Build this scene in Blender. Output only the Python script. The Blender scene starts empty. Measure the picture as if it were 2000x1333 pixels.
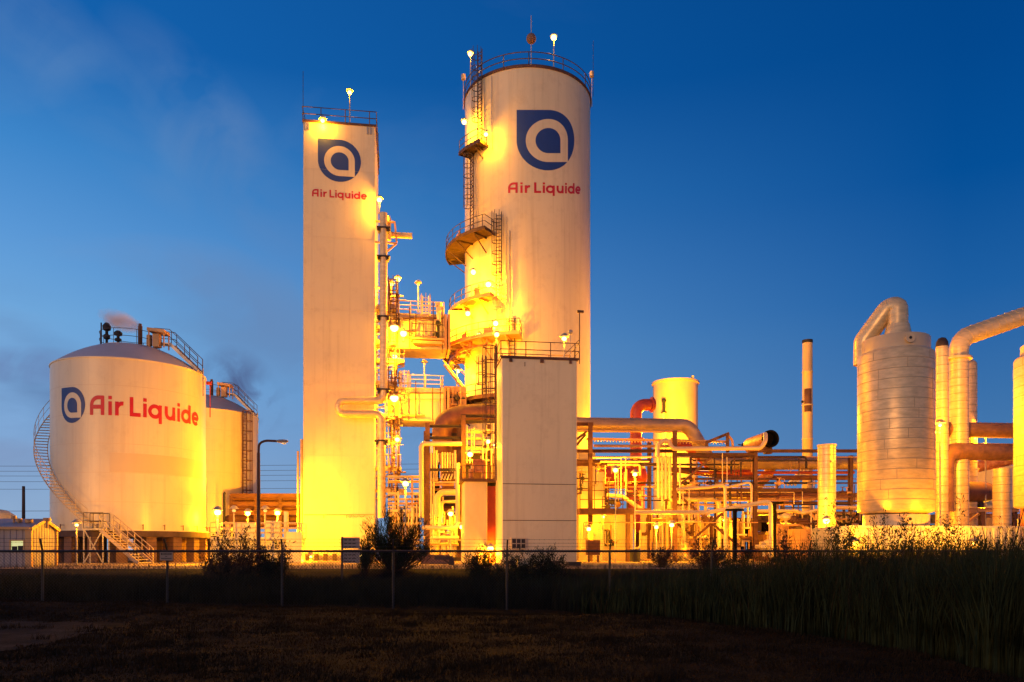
import bpy, math, random
import numpy as np
from mathutils import Vector, Matrix
R_ = math.radians
rnd = random.Random(7)
sc = bpy.context.scene
COL = sc.collection
F = 1525.0            # focal length in photo pixels (photo is 2000 wide)
EYE = 1.6             # camera height
HZ = 1076.0           # horizon row in the photo

# ------------------------------------------------------------ camera, sky, sun, exposure
cam = bpy.data.cameras.new('camera'); camo = bpy.data.objects.new('camera', cam); COL.objects.link(camo)
camo.location = (0, 0, EYE); camo.rotation_euler = (R_(90), 0, 0)
cam.sensor_width = 36; cam.lens = 36 * F / 2000
cam.shift_y = (HZ - 666.5) / 2000
cam.clip_start = 0.1; cam.clip_end = 5000
sc.camera = camo
sc.view_settings.view_transform = 'Standard'; sc.view_settings.look = 'None'
sc.view_settings.exposure = 0; sc.view_settings.gamma = 1
try:
    sc.cycles.use_denoising = True
    sc.cycles.max_bounces = 6; sc.cycles.diffuse_bounces = 3; sc.cycles.glossy_bounces = 3
    sc.cycles.transparent_max_bounces = 8
    sc.cycles.sample_clamp_indirect = 4.0
    sc.cycles.use_light_tree = True
    sc.cycles.volume_bounces = 3
except Exception: pass

SUN_AZ = (-0.50, -0.86); SUN_EL = 3.0
W = bpy.data.worlds.new('World'); sc.world = W; W.use_nodes = True
nt = W.node_tree; N = nt.nodes; L = nt.links; N.clear()
def nd(t, x=None, **k):
    n = N.new(t)
    for a, b in k.items(): setattr(n, a, b)
    return n
def mth(op, a, b=None, c=None, clamp=False):
    n = N.new('ShaderNodeMath'); n.operation = op; n.use_clamp = clamp
    for i, v in enumerate((a, b, c)):
        if v is None: continue
        if isinstance(v, (int, float)): n.inputs[i].default_value = v
        else: L.new(v, n.inputs[i])
    return n.outputs[0]
out = nd('ShaderNodeOutputWorld'); bg = nd('ShaderNodeBackground'); L.new(bg.outputs[0], out.inputs[0])
tc = nd('ShaderNodeTexCoord'); sp = nd('ShaderNodeSeparateXYZ'); L.new(tc.outputs['Generated'], sp.inputs[0])
X, Y, Z = sp.outputs
sky = nd('ShaderNodeTexSky'); sky.sky_type = 'NISHITA'; sky.sun_disc = False
sky.sun_elevation = R_(2); sky.sun_rotation = math.atan2(SUN_AZ[0], SUN_AZ[1]); sky.ozone_density = 4
def ramp(fac, stops):
    r = nd('ShaderNodeValToRGB'); L.new(fac, r.inputs[0]); e = r.color_ramp.elements
    e[0].position, e[0].color = stops[0][0], (*stops[0][1], 1)
    e[1].position, e[1].color = stops[-1][0], (*stops[-1][1], 1)
    for p, c in stops[1:-1]:
        q = e.new(p); q.color = (*c, 1)
    return r.outputs[0]
el = mth('MAXIMUM', Z, 0.0)
def s2l(c): return tuple(((v/255)/12.92 if v/255 <= .04045 else ((v/255+.055)/1.055)**2.4) for v in c)
SKYL = [(0, s2l((148,174,204))), (.05, s2l((142,172,208))), (.13, s2l((128,168,214))), (.25, s2l((112,168,220))), (.33, s2l((90,152,214))), (.41, s2l((62,134,202))), (.51, s2l((20,98,174))), (1, s2l((2,50,120)))]
SKYR = [(0, s2l((76,122,170))), (.08, s2l((76,124,176))), (.17, s2l((58,112,170))), (.28, s2l((28,94,162))), (.39, s2l((2,78,150))), (.49, s2l((0,70,140))), (1, s2l((0,40,96)))]
rl = ramp(el, SKYL); rr = ramp(el, SKYR)
az = mth('DIVIDE', X, mth('SQRT', mth('ADD', mth('MULTIPLY', X, X), mth('MULTIPLY', Y, Y))))
azf = mth('MULTIPLY_ADD', az, 0.95, 0.53, clamp=True)
mix = nd('ShaderNodeMix'); mix.data_type = 'RGBA'; L.new(azf, mix.inputs[0]); L.new(rl, mix.inputs[6]); L.new(rr, mix.inputs[7])
# thin clouds
mp = nd('ShaderNodeMapping'); L.new(tc.outputs['Generated'], mp.inputs[0])
mp.inputs['Scale'].default_value = (1.0, 1.0, 2.2); mp.inputs['Rotation'].default_value = (0, R_(35), 0); mp.inputs['Location'].default_value = (3.1, 0.4, 1.7)
nz = nd('ShaderNodeTexNoise'); L.new(mp.outputs[0], nz.inputs[0]); nz.inputs['Scale'].default_value = 3.4; nz.inputs['Detail'].default_value = 9; nz.inputs['Roughness'].default_value = .56; nz.inputs['Distortion'].default_value = .5
cl = mth('MULTIPLY', mth('SUBTRACT', nz.outputs[0], .50), 3.2, clamp=True)
lf = mth('MULTIPLY_ADD', az, -1.6, 0.22, clamp=True)          # more cloud toward the left
cf = mth('MULTIPLY', mth('MULTIPLY', cl, lf), .35)
mx2 = nd('ShaderNodeMix'); mx2.data_type = 'RGBA'; L.new(cf, mx2.inputs[0]); L.new(mix.outputs[2], mx2.inputs[6]); mx2.inputs[7].default_value = (*s2l((122, 150, 190)), 1)
# low dusky wisps near the horizon
mp2 = nd('ShaderNodeMapping'); L.new(tc.outputs['Generated'], mp2.inputs[0]); mp2.inputs['Scale'].default_value = (1, 1, 3.0); mp2.inputs['Location'].default_value = (1.3, 2.2, 0.35)
nz2 = nd('ShaderNodeTexNoise'); L.new(mp2.outputs[0], nz2.inputs[0]); nz2.inputs['Scale'].default_value = 5.5; nz2.inputs['Detail'].default_value = 8
lo = mth('MULTIPLY', mth('SUBTRACT', nz2.outputs[0], .5), 4.0, clamp=True)
band = mth('SUBTRACT', 1.0, mth('MULTIPLY', mth('ABSOLUTE', mth('SUBTRACT', Z, .17)), 8.0), clamp=True)
lw = mth('MULTIPLY', mth('MULTIPLY', lo, band), mth('MULTIPLY', lf, .5))
mx3 = nd('ShaderNodeMix'); mx3.data_type = 'RGBA'; L.new(lw, mx3.inputs[0]); L.new(mx2.outputs[2], mx3.inputs[6]); mx3.inputs[7].default_value = (*s2l((74, 92, 138)), 1)
# individual cloud patches, each at its own compass direction
def patch(prev, px, py, sx, sy, rot, col, amt, sc=7.0):
    d0 = Vector(((px - 1000) / F, 1, (HZ - py) / F)).normalized()
    rt = d0.cross(Vector((0, 0, 1))).normalized(); up = rt.cross(d0).normalized()
    a_ = (rt * math.cos(rot) + up * math.sin(rot)) / sx; b_ = (up * math.cos(rot) - rt * math.sin(rot)) / sy
    def dot(v):
        n = N.new('ShaderNodeVectorMath'); n.operation = 'DOT_PRODUCT'; L.new(tc.outputs['Generated'], n.inputs[0]); n.inputs[1].default_value = v; return n.outputs['Value']
    u = mth('SUBTRACT', dot(a_), d0.dot(a_)); v = mth('SUBTRACT', dot(b_), d0.dot(b_))
    r2 = mth('ADD', mth('MULTIPLY', u, u), mth('MULTIPLY', v, v))
    nn = nd('ShaderNodeTexNoise'); L.new(tc.outputs['Generated'], nn.inputs[0]); nn.inputs['Scale'].default_value = sc; nn.inputs['Detail'].default_value = 8; nn.inputs['Distortion'].default_value = .8
    g_ = mth('SUBTRACT', 1.0, r2, clamp=True); k_ = mth('MULTIPLY', mth('MULTIPLY', g_, mth('MULTIPLY', mth('SUBTRACT', nn.outputs[0], .36, clamp=True), 5.0, clamp=True)), amt)
    m_ = nd('ShaderNodeMix'); m_.data_type = 'RGBA'; L.new(k_, m_.inputs[0]); L.new(prev, m_.inputs[6]); m_.inputs[7].default_value = (*s2l(col), 1); return m_.outputs[2]
skyc = mx3.outputs[2]
for args in ((475, 765, .060, .045, -.9, (80, 100, 144), 1.0, 16), (60, 715, .085, .022, .1, (104, 128, 176), .8, 12), (170, 160, .16, .05, -.75, (108, 144, 190), .36, 7), (440, 300, .16, .06, -.8, (98, 134, 184), .6, 6), (500, 620, .17, .07, -.3, (102, 134, 180), .7, 6), (20, 890, .07, .02, 0, (128, 150, 190), .6, 10)):
    skyc = patch(skyc, *args)
# a little of the physical sky on top
adds = nd('ShaderNodeMix'); adds.data_type = 'RGBA'; adds.blend_type = 'ADD'; adds.inputs[0].default_value = 0.004
L.new(skyc, adds.inputs[6]); L.new(sky.outputs[0], adds.inputs[7])
L.new(adds.outputs[2], bg.inputs[0]); bg.inputs[1].default_value = 1.0

sl = bpy.data.lights.new('dusk_sun', 'SUN'); so = bpy.data.objects.new('dusk_sun', sl); COL.objects.link(so)
sl.energy = 1.2; sl.angle = R_(20); sl.color = (1.0, .47, .17)
d = Vector((-SUN_AZ[0], -SUN_AZ[1], -math.tan(R_(SUN_EL)))).normalized()
so.rotation_euler = d.to_track_quat('-Z', 'Y').to_euler(); so.location = (-40, -60, 30)

# ------------------------------------------------------------ materials
MATS = {}
def mat(name, col, rough=.5, metal=0.0, var=.15, nscale=1.5, streak=1.0, bump=0.0, bscale=30, spec=.5, seam=None, coord='Object', col2=None, thr=.55, drip=0):
    m = bpy.data.materials.new(name); m.use_nodes = True
    t = m.node_tree; n = t.nodes; l = t.links
    b = n['Principled BSDF']; b.inputs['Roughness'].default_value = rough; b.inputs['Metallic'].default_value = metal
    if 'Specular IOR Level' in b.inputs: b.inputs['Specular IOR Level'].default_value = spec
    g = n.new('ShaderNodeNewGeometry') if coord == 'World' else n.new('ShaderNodeTexCoord')
    src = g.outputs['Position'] if coord == 'World' else g.outputs['Object']
    mp = n.new('ShaderNodeMapping'); l.new(src, mp.inputs[0]); mp.inputs['Scale'].default_value = (1, 1, 1.0 / streak)
    z = n.new('ShaderNodeTexNoise'); l.new(mp.outputs[0], z.inputs[0]); z.inputs['Scale'].default_value = nscale; z.inputs['Detail'].default_value = 7; z.inputs['Roughness'].default_value = .62
    r = n.new('ShaderNodeValToRGB'); l.new(z.outputs[0], r.inputs[0])
    c2 = col2 or tuple(c * (1 - var * 2) for c in col)
    r.color_ramp.elements[0].position = .32 if col2 is None else thr - .12; r.color_ramp.elements[0].color = (*c2, 1)
    r.color_ramp.elements[1].position = .62 if col2 is None else thr + .12; r.color_ramp.elements[1].color = (*col, 1)
    basec = r.outputs[0]
    if drip:
        for sxy, szz, amt, lo_, hi_ in ((2.6, .09, drip, .50, .72), (.9, .9, drip * .7, .52, .70)):
            mq = n.new('ShaderNodeMapping'); l.new(src, mq.inputs[0]); mq.inputs['Scale'].default_value = (sxy, sxy, szz)
            zq = n.new('ShaderNodeTexNoise'); l.new(mq.outputs[0], zq.inputs[0]); zq.inputs['Scale'].default_value = 1.0; zq.inputs['Detail'].default_value = 6; zq.inputs['Roughness'].default_value = .7
            mr = n.new('ShaderNodeMapRange'); l.new(zq.outputs[0], mr.inputs[0]); mr.inputs[1].default_value = lo_; mr.inputs[2].default_value = hi_; mr.inputs[3].default_value = 0; mr.inputs[4].default_value = amt
            mxx = n.new('ShaderNodeMix'); mxx.data_type = 'RGBA'; l.new(mr.outputs[0], mxx.inputs[0]); l.new(basec, mxx.inputs[6]); mxx.inputs[7].default_value = (col[0] * .45, col[1] * .36, col[2] * .30, 1); basec = mxx.outputs[2]
    l.new(basec, b.inputs['Base Color'])
    rm = n.new('ShaderNodeMath'); rm.operation = 'MULTIPLY_ADD'; l.new(z.outputs[0], rm.inputs[0]); rm.inputs[1].default_value = -.25; rm.inputs[2].default_value = rough + .12
    l.new(rm.outputs[0], b.inputs['Roughness'])
    if bump:
        z2 = n.new('ShaderNodeTexNoise'); l.new(src, z2.inputs[0]); z2.inputs['Scale'].default_value = bscale; z2.inputs['Detail'].default_value = 5
        bp = n.new('ShaderNodeBump'); bp.inputs['Strength'].default_value = bump; bp.inputs['Distance'].default_value = .02
        l.new(z2.outputs[0], bp.inputs['Height']); l.new(bp.outputs[0], b.inputs['Normal'])
    MATS[name] = m; return m
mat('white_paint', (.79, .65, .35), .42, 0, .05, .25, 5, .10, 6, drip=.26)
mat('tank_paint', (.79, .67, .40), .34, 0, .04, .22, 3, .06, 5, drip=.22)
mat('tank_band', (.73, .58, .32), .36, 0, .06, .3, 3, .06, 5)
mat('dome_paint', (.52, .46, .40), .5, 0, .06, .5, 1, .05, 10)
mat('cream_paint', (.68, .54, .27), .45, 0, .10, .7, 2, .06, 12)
mat('cladding', (.82, .60, .28), .38, .26, .14, 1.6, .3, .15, 3)
mat('old_cladding', (.46, .32, .19), .45, .35, .16, .7, .5, .15, 4)
mat('rusty_clad', (.34, .17, .08), .5, .2, .25, 1.1, .5, .15, 6)
mat('galvanised', (.48, .42, .32), .45, .35, .12, 1.5, 1)
mat('rail_paint', (.085, .058, .036), .5, .1, .15, 2, 1)
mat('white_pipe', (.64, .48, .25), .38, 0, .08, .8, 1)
mat('amber_paint', (.72, .50, .19), .45, 0, .10, .7, 2, .06, 12, drip=.2)
mat('rust_steel', (.14, .058, .026), .7, .1, .25, 1.6, 1.5, .2, 25)
mat('dark_steel', (.050, .034, .026), .65, .2, .25, 1.5, 1)
mat('brown_pipe', (.20, .075, .04), .6, 0, .22, 1.2, 1, .1, 20)
mat('red_pipe', (.38, .05, .02), .5, 0, .15, 1.0, 1)
mat('red_device', (.45, .03, .02), .5)
mat('rusty_shell', (.50, .24, .10), .6, .1, .3, 2.2, 1, .1, 18, col2=(.30, .09, .03), thr=.5)
mat('shade_black', (.006, .005, .004), .9, 0, .1, spec=.05)  # near-black put in for shade: silhouetted posts, silencer mouth, bank units
mat('black', (.015, .014, .013), .7, 0, .1)
mat('blue_mark', (.022, .055, .20), .5, 0, .04)
mat('red_mark', (.56, .012, .014), .5, 0, .04)
mat('concrete', (.20, .11, .07), .85, 0, .2, 1.3, 1, .3, 20)
mat('dark_concrete', (.10, .06, .05), .85, 0, .3, 1.0, 1.5, .3, 14)
mat('shed_wall', (.34, .29, .27), .5, 0, .12, .8, 3)
mat('shed_trim', (.58, .32, .11), .5, 0, .12, 1.5)
mat('wood', (.085, .05, .032), .8, 0, .25, 2, 4)
mat('fence_steel', (.020, .020, .021), .55, .3, .1)
mat('post_steel', (.045, .042, .038), .55, .4, .15)
mat('sign_face', (.30, .23, .17), .6, 0, .08)
mat('leaf_dark', (.042, .052, .020), .6, 0, .4, 3, 1, spec=.03)
mat('leaf_dry', (.12, .072, .034), .7, 0, .4, 3, 1, spec=.03)
mat('twig', (.05, .032, .02), .8, spec=.03)
mat('reed', (.038, .048, .018), .6, 0, .4, 1.8, 1, coord='World', spec=.03)
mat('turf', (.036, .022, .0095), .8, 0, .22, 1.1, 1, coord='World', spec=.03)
mat('reed_dry', (.060, .042, .019), .6, 0, .35, 1.6, 1, coord='World', spec=.03)
mat('meadow', (.034, .033, .013), .7, 0, .4, 1.4, 1, coord='World', spec=.03)
mat('seam', (.46, .34, .18), .6)
mat('container', (.66, .60, .44), .45, 0, .12, .8, 2)
mat('insulator', (.25, .12, .06), .4)
def emit(name, col, s):
    m = bpy.data.materials.new(name); m.use_nodes = True; n = m.node_tree.nodes; b = n['Principled BSDF']
    b.inputs['Base Color'].default_value = (.8, .7, .5, 1); b.inputs['Emission Color'].default_value = (*col, 1); b.inputs['Emission Strength'].default_value = s
    MATS[name] = m
emit('lamp_glass', (1, .66, .16), 6)
emit('lit_room', (.85, 1, .35), .55)
emit('glass_faint_glow', (1, .7, .35), .25)  # glass of unlit lamps, given a faint glow of its own

def ground_mat(name, stops, s1, s2, bump=.5, rough=.9):
    m = bpy.data.materials.new(name); m.use_nodes = True; t = m.node_tree; n = t.nodes; l = t.links; b = n['Principled BSDF']
    b.inputs['Roughness'].default_value = rough; b.inputs['Specular IOR Level'].default_value = .04
    g = n.new('ShaderNodeNewGeometry'); z = n.new('ShaderNodeTexNoise'); l.new(g.outputs['Position'], z.inputs[0]); z.inputs['Scale'].default_value = s1; z.inputs['Detail'].default_value = 10; z.inputs['Roughness'].default_value = .7
    z2 = n.new('ShaderNodeTexNoise'); l.new(g.outputs['Position'], z2.inputs[0]); z2.inputs['Scale'].default_value = s2; z2.inputs['Detail'].default_value = 6
    a = n.new('ShaderNodeMath'); a.operation = 'MULTIPLY_ADD'; l.new(z2.outputs[0], a.inputs[0]); a.inputs[1].default_value = .5
    h = n.new('ShaderNodeMath'); h.operation = 'MULTIPLY'; l.new(z.outputs[0], h.inputs[0]); h.inputs[1].default_value = .5; l.new(h.outputs[0], a.inputs[2])
    r = n.new('ShaderNodeValToRGB'); l.new(a.outputs[0], r.inputs[0]); e = r.color_ramp.elements
    e[0].position, e[0].color = stops[0][0], (*stops[0][1], 1); e[1].position, e[1].color = stops[-1][0], (*stops[-1][1], 1)
    for p, c in stops[1:-1]: q = e.new(p); q.color = (*c, 1)
    l.new(r.outputs[0], b.inputs['Base Color'])
    bp = n.new('ShaderNodeBump'); bp.inputs['Strength'].default_value = bump; bp.inputs['Distance'].default_value = .05; l.new(z.outputs[0], bp.inputs['Height']); l.new(bp.outputs[0], b.inputs['Normal'])
    MATS[name] = m
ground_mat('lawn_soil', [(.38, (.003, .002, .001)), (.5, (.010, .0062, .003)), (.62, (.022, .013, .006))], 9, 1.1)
ground_mat('plant_gravel', [(.35, (.20, .13, .07)), (.5, (.34, .25, .15)), (.65, (.44, .34, .22))], 4, .4)
ground_mat('path_dirt', [(.35, (.010, .008, .006)), (.5, (.022, .017, .013)), (.65, (.04, .031, .024))], 14, 1.5)

# ------------------------------------------------------------ mesh builder
class MB:
    def __init__(s): s.v = []; s.f = []
    def add(s, v, f):
        o = len(s.v); s.v += [tuple(x) for x in v]; s.f += [tuple(i + o for i in q) for q in f]
    def box(s, c, ax, ay, az):
        c, ax, ay, az = map(Vector, (c, ax, ay, az))
        v = [c + a * ax + b * ay + e * az for e in (-1, 1) for b in (-1, 1) for a in (-1, 1)]
        s.add(v, [(0, 2, 3, 1), (4, 5, 7, 6), (0, 1, 5, 4), (2, 6, 7, 3), (0, 4, 6, 2), (1, 3, 7, 5)])
    def beam(s, p, q, w, h=None, up=(0, 0, 1)):
        p, q = Vector(p), Vector(q); h = h or w; d = (q - p)
        u = Vector(up)
        if abs(d.normalized().dot(u)) > .95: u = V_
        sd = d.cross(u).normalized(); u = sd.cross(d).normalized()
        s.box((p + q) / 2, d / 2, sd * w / 2, u * h / 2)
    def ibeam(s, p, q, w, h=None, up=(0, 0, 1)):
        p, q = Vector(p), Vector(q); h = h or w; d = q - p; u = Vector(up)
        if abs(d.normalized().dot(u)) > .95: u = V_
        sd = d.cross(u).normalized(); u = sd.cross(d).normalized(); c = (p + q) / 2; t = h * .11
        s.box(c + u * (h / 2 - t / 2), d / 2, sd * w / 2, u * t / 2); s.box(c - u * (h / 2 - t / 2), d / 2, sd * w / 2, u * t / 2)
        s.box(c, d / 2, sd * w * .07, u * (h / 2 - t))
    def tube(s, pts, r, n=8, caps=True):
        pts = [Vector(p) for p in pts]; k = len(pts); rs = r if isinstance(r, (list, tuple)) else [r] * k
        t = []
        for i in range(k):
            a = pts[max(i - 1, 0)]; b = pts[min(i + 1, k - 1)]; t.append((b - a).normalized())
        u = t[0].orthogonal().normalized(); vs = []
        for i in range(k):
            if i: u = (u - t[i] * u.dot(t[i])).normalized()
            w = t[i].cross(u)
            for j in range(n):
                a = 2 * math.pi * j / n; vs.append(pts[i] + (u * math.cos(a) + w * math.sin(a)) * rs[i])
        fs = [(i * n + j, i * n + (j + 1) % n, (i + 1) * n + (j + 1) % n, (i + 1) * n + j) for i in range(k - 1) for j in range(n)]
        if caps: fs += [tuple(range(n - 1, -1, -1)), tuple(range((k - 1) * n, k * n))]
        s.add(vs, fs)
    def lathe(s, c, prof, n=32, a0=0, a1=360, axis=None):
        c = Vector(c); full = abs(a1 - a0) >= 359.9; m = n if full else n + 1; vs = []
        for (r, z) in prof:
            for j in range(m):
                a = R_(a0 + (a1 - a0) * j / n)
                if axis is None: vs.append(c + Vector((r * math.sin(a), -r * math.cos(a), z)))
                else:
                    A, B, D = axis; vs.append(c + A * (r * math.cos(a)) + B * (r * math.sin(a)) + D * z)
        fs = []
        for i in range(len(prof) - 1):
            for j in range(n):
                k2 = (j + 1) % m if full else j + 1
                fs.append((i * m + j, i * m + k2, (i + 1) * m + k2, (i + 1) * m + j))
        s.add(vs, fs)
    def sphere(s, c, r, n=12, sz=1.0):
        s.lathe(c, [(max(r * math.sin(math.pi * i / (n // 2)), 1e-4), -r * sz * math.cos(math.pi * i / (n // 2))) for i in range(n // 2 + 1)], n)
    def build(s, name, m, parent=None, smooth=False, kind=None):
        org = Vector((0, 0, 0))
        if parent is None and not kind:
            a = np.array(s.v); lo_, hi_ = a.min(0), a.max(0)
            org = Vector(((lo_[0] + hi_[0]) / 2, (lo_[1] + hi_[1]) / 2, lo_[2])); s.v = [tuple(x) for x in (a - np.array(org)).tolist()]
        me = bpy.data.meshes.new(name); me.from_pydata(s.v, [], s.f); me.materials.append(MATS[m] if isinstance(m, str) else m); me.update()
        if smooth:
            me.polygons.foreach_set('use_smooth', [True] * len(me.polygons)); me.set_sharp_from_angle(angle=R_(40))
        o = bpy.data.objects.new(name, me); COL.objects.link(o); o.location = org
        if parent is not None: o.parent = parent; o.matrix_parent_inverse = Matrix.Translation(-world_loc(parent))
        if kind: o['kind'] = kind
        return o
def world_loc(o):
    return Vector(o.location) if o.parent is None else Vector((0, 0, 0))
def tag(o, label, cat, group=None, kind=None):
    o['label'] = label; o['category'] = cat
    if group: o['group'] = group
    if kind: o['kind'] = kind
    return o
def thing(name, loc, label, cat, group=None):
    o = bpy.data.objects.new(name, None); COL.objects.link(o); o.location = Vector(loc); o.empty_display_size = .3
    return tag(o, label, cat, group)
def fillet(pts, Rb, k=6):
    pts = [Vector(p) for p in pts]; o = [pts[0]]
    for i in range(1, len(pts) - 1):
        a, b, c = pts[i - 1], pts[i], pts[i + 1]; u = (a - b); w = (c - b)
        ang = u.angle(w)
        if ang > 3.1: o.append(b); continue
        t = min(Rb / math.tan(ang / 2), u.length * .49, w.length * .49); rr = t * math.tan(ang / 2)
        u.normalize(); w.normalize(); ce = b + (u + w).normalized() * (rr / math.sin(ang / 2))
        s0 = b + u * t - ce; s1 = b + w * t - ce; th = s0.angle(s1); nx = s0.cross(s1).normalized()
        for j in range(k + 1): o.append(ce + Matrix.Rotation(th * j / k, 3, nx) @ s0)
    o.append(pts[-1]); return o

U_ = Vector((math.cos(R_(8)), math.sin(R_(8)), 0)); V_ = Vector((-math.sin(R_(8)), math.cos(R_(8)), 0)); Zv = Vector((0, 0, 1))
T8 = math.tan(R_(8)); GZ = .8
def pl(px, py, D0, dv=0.0):
    """point on the plant-grid plane that crosses the view axis D0 metres out, measured on the photo"""
    a = (px - 1000) / F; D = D0 / (1 - T8 * a)
    return Vector((a * D, D, EYE + (HZ - py) / F * D)) + V_ * dv
def plz(px, D0, z=GZ):
    p = pl(px, HZ, D0); p.z = z; return p
def bars(parent, name, segs, w, m, h=None, I=False):
    for p, q in segs:
        b = MB(); (b.ibeam if I else b.beam)(p, q, w, h); b.build(name, m, parent)
def pipe_mesh(pts, r, bend=None, seam=0, n=14, flanges=()):
    b = MB(); pp = fillet(pts, bend if bend else r * 2.2, 7) if len(pts) > 2 else [Vector(p) for p in pts]
    b.tube(pp, r, n)
    if seam:
        acc = 0.0; nxt = seam
        for i in range(len(pp) - 1):
            a, c = pp[i], pp[i + 1]; ln = (c - a).length
            while acc + ln >= nxt:
                q = a + (c - a) * ((nxt - acc) / ln); d = (c - a).normalized()
                b.tube([q - d * .022, q + d * .022], r + .012, n); nxt += seam
            acc += ln
    for fl in flanges:
        a, dd = Vector(fl[0]), Vector(fl[1]).normalized(); b.tube([a - dd * .07, a + dd * .07], r * 1.35, n)
    return b
def pipe(name, label, pts, r, m, bend=None, seam=0, n=14, cat='pipe', group=None, flanges=(), parent=None):
    o = pipe_mesh(pts, r, bend, seam, n, flanges).build(name, m, parent, True)
    if parent is None: tag(o, label, cat, group)
    return o
def railing_mesh(pts, h=1.07, r=.032, step=1.6, closed=False, mids=1, toe=True):
    b = MB(); pts = [Vector(p) for p in pts]
    segs = list(zip(pts, pts[1:]))
    for k in range(mids + 1):
        z = h * (k + 1) / (mids + 1)
        b.tube([p + Zv * z for p in pts], r, 6)
    acc = 0; nxt = 0
    for a, c in segs:
        ln = (c - a).length
        while acc + ln >= nxt - 1e-6:
            q = a + (c - a) * ((nxt - acc) / ln if ln else 0); b.tube([q, q + Zv * h], r, 6); nxt += step
        acc += ln
    q = pts[-1]; b.tube([q, q + Zv * h], r, 6)
    if toe:
        for a, c in segs:
            if (c - a).length > .01: b.beam(a + Zv * .05, c + Zv * .05, .012, .1)
    return b
def ladder_mesh(base, outward, z0, z1, cage=True, w=.5, r=.040, cr=.40):
    """outward: unit vector away from the wall"""
    b = MB(); o = Vector(outward); sd = Vector((-o.y, o.x, 0)); base = Vector((base[0], base[1], 0))
    for s in (-1, 1): b.tube([base + sd * s * w / 2 + Zv * z0, base + sd * s * w / 2 + Zv * z1], r * 1.2, 6)
    z = z0 + .3
    while z < z1: b.tube([base - sd * w / 2 + Zv * z, base + sd * w / 2 + Zv * z], r * .8, 4); z += .3
    c = MB()
    if cage:
        zc = z0 + 2.1; hoop = lambda t: base + o * (cr + cr * math.cos(t) if True else 0) + sd * (cr * 1.05 * math.sin(t))
        ts = [-2.6 + 5.2 * i / 10 for i in range(11)]
        while zc < z1 + .05:
            c.tube([base - sd * w / 2 * 1 + Zv * zc] + [hoop(t) + Zv * zc for t in ts] + [base + sd * w / 2 + Zv * zc], r * .9, 4); zc += .9
        for t in (-1.9, -.95, 0, .95, 1.9): c.tube([hoop(t) + Zv * (z0 + 2.1), hoop(t) + Zv * z1], r * .8, 4)
    return b, c
def add_ladder(parent, base, outward, z0, z1, m='rail_paint', cage=True, **k):
    b, c = ladder_mesh(base, outward, z0, z1, cage, **k)
    lo = b.build('ladder', m, parent)
    if cage: c.build('safety_cage', m, lo)
    return lo

# ------------------------------------------------------------ lamps
SOD = (1.0, .375, .003)
PW = 3.5
def lamp(head, label, power, base_z=None, style='post', radius=.20, arm=None, lit=True, group='sodium lamps of the plant', m='galvanised', low=.34):
    """a sodium lamp: head is the centre of its glowing globe; a post runs down to base_z, or a bracket runs back to arm"""
    head = Vector(head)
    base = Vector((head.x, head.y, base_z)) if base_z is not None else (Vector(arm) if arm is not None else head - Zv * .4)
    t = thing('plant_lamp', base, label, 'lamp', group)
    b = MB()
    if base_z is not None: b.tube([base, head - Zv * .16], .05, 8); b.tube([base, base + Zv * .03], .14, 8)
    elif arm is not None: b.tube([base, Vector((base.x, base.y, head.z + .3)) if abs(base.z - head.z) < .5 else base.lerp(head, .5), head + Zv * .24], .035, 6)
    if b.v: b.build('pole', m, t, True)
    h = MB(); h.lathe(head, [(.03, .36), (.12, .34), (.30, .16), (.31, .12), (.20, .15), (.02, .2)], 14); h.build('hood', m, t, True)
    g = MB(); g.sphere(head, radius * .82 if lit else .13, 14, .82); g.build('bulb', 'lamp_glass' if lit else 'glass_faint_glow', t, True)
    if lit and power > 0:
        li = bpy.data.lights.new('lamp_light', 'POINT'); li.energy = power * PW; li.color = SOD; li.shadow_soft_size = .12
        lo = bpy.data.objects.new('lamp_light', li); COL.objects.link(lo); lo.parent = t
        lo.location = head - Zv * low - base
    return t

# ------------------------------------------------------------ lettering and emblem
def strip(b, f, pts, w, off):
    pts = [Vector((p[0], p[1], 0)) for p in pts]; q = [pts[0]]
    for a, c in zip(pts, pts[1:]):
        n = max(1, int((c - a).length / .12)); q += [a + (c - a) * (i / n) for i in range(1, n + 1)]
    Lr = []
    for i, p in enumerate(q):
        a = q[max(i - 1, 0)]; c = q[min(i + 1, len(q) - 1)]; t = (c - a).normalized(); nn = Vector((-t.y, t.x, 0))
        Lr.append((p + nn * w / 2, p - nn * w / 2))
    v = []; fa = []
    for x, y in Lr: v += [f(x.x, x.y, off), f(y.x, y.y, off)]
    for i in range(len(Lr) - 1): fa.append((2 * i, 2 * i + 1, 2 * i + 3, 2 * i + 2))
    b.add(v, fa)
def arc(cx, cy, rx, ry, a0, a1, n=14): return [(cx + rx * math.cos(R_(a0 + (a1 - a0) * i / n)), cy + ry * math.sin(R_(a0 + (a1 - a0) * i / n))) for i in range(n + 1)]
WT = .205
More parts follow.
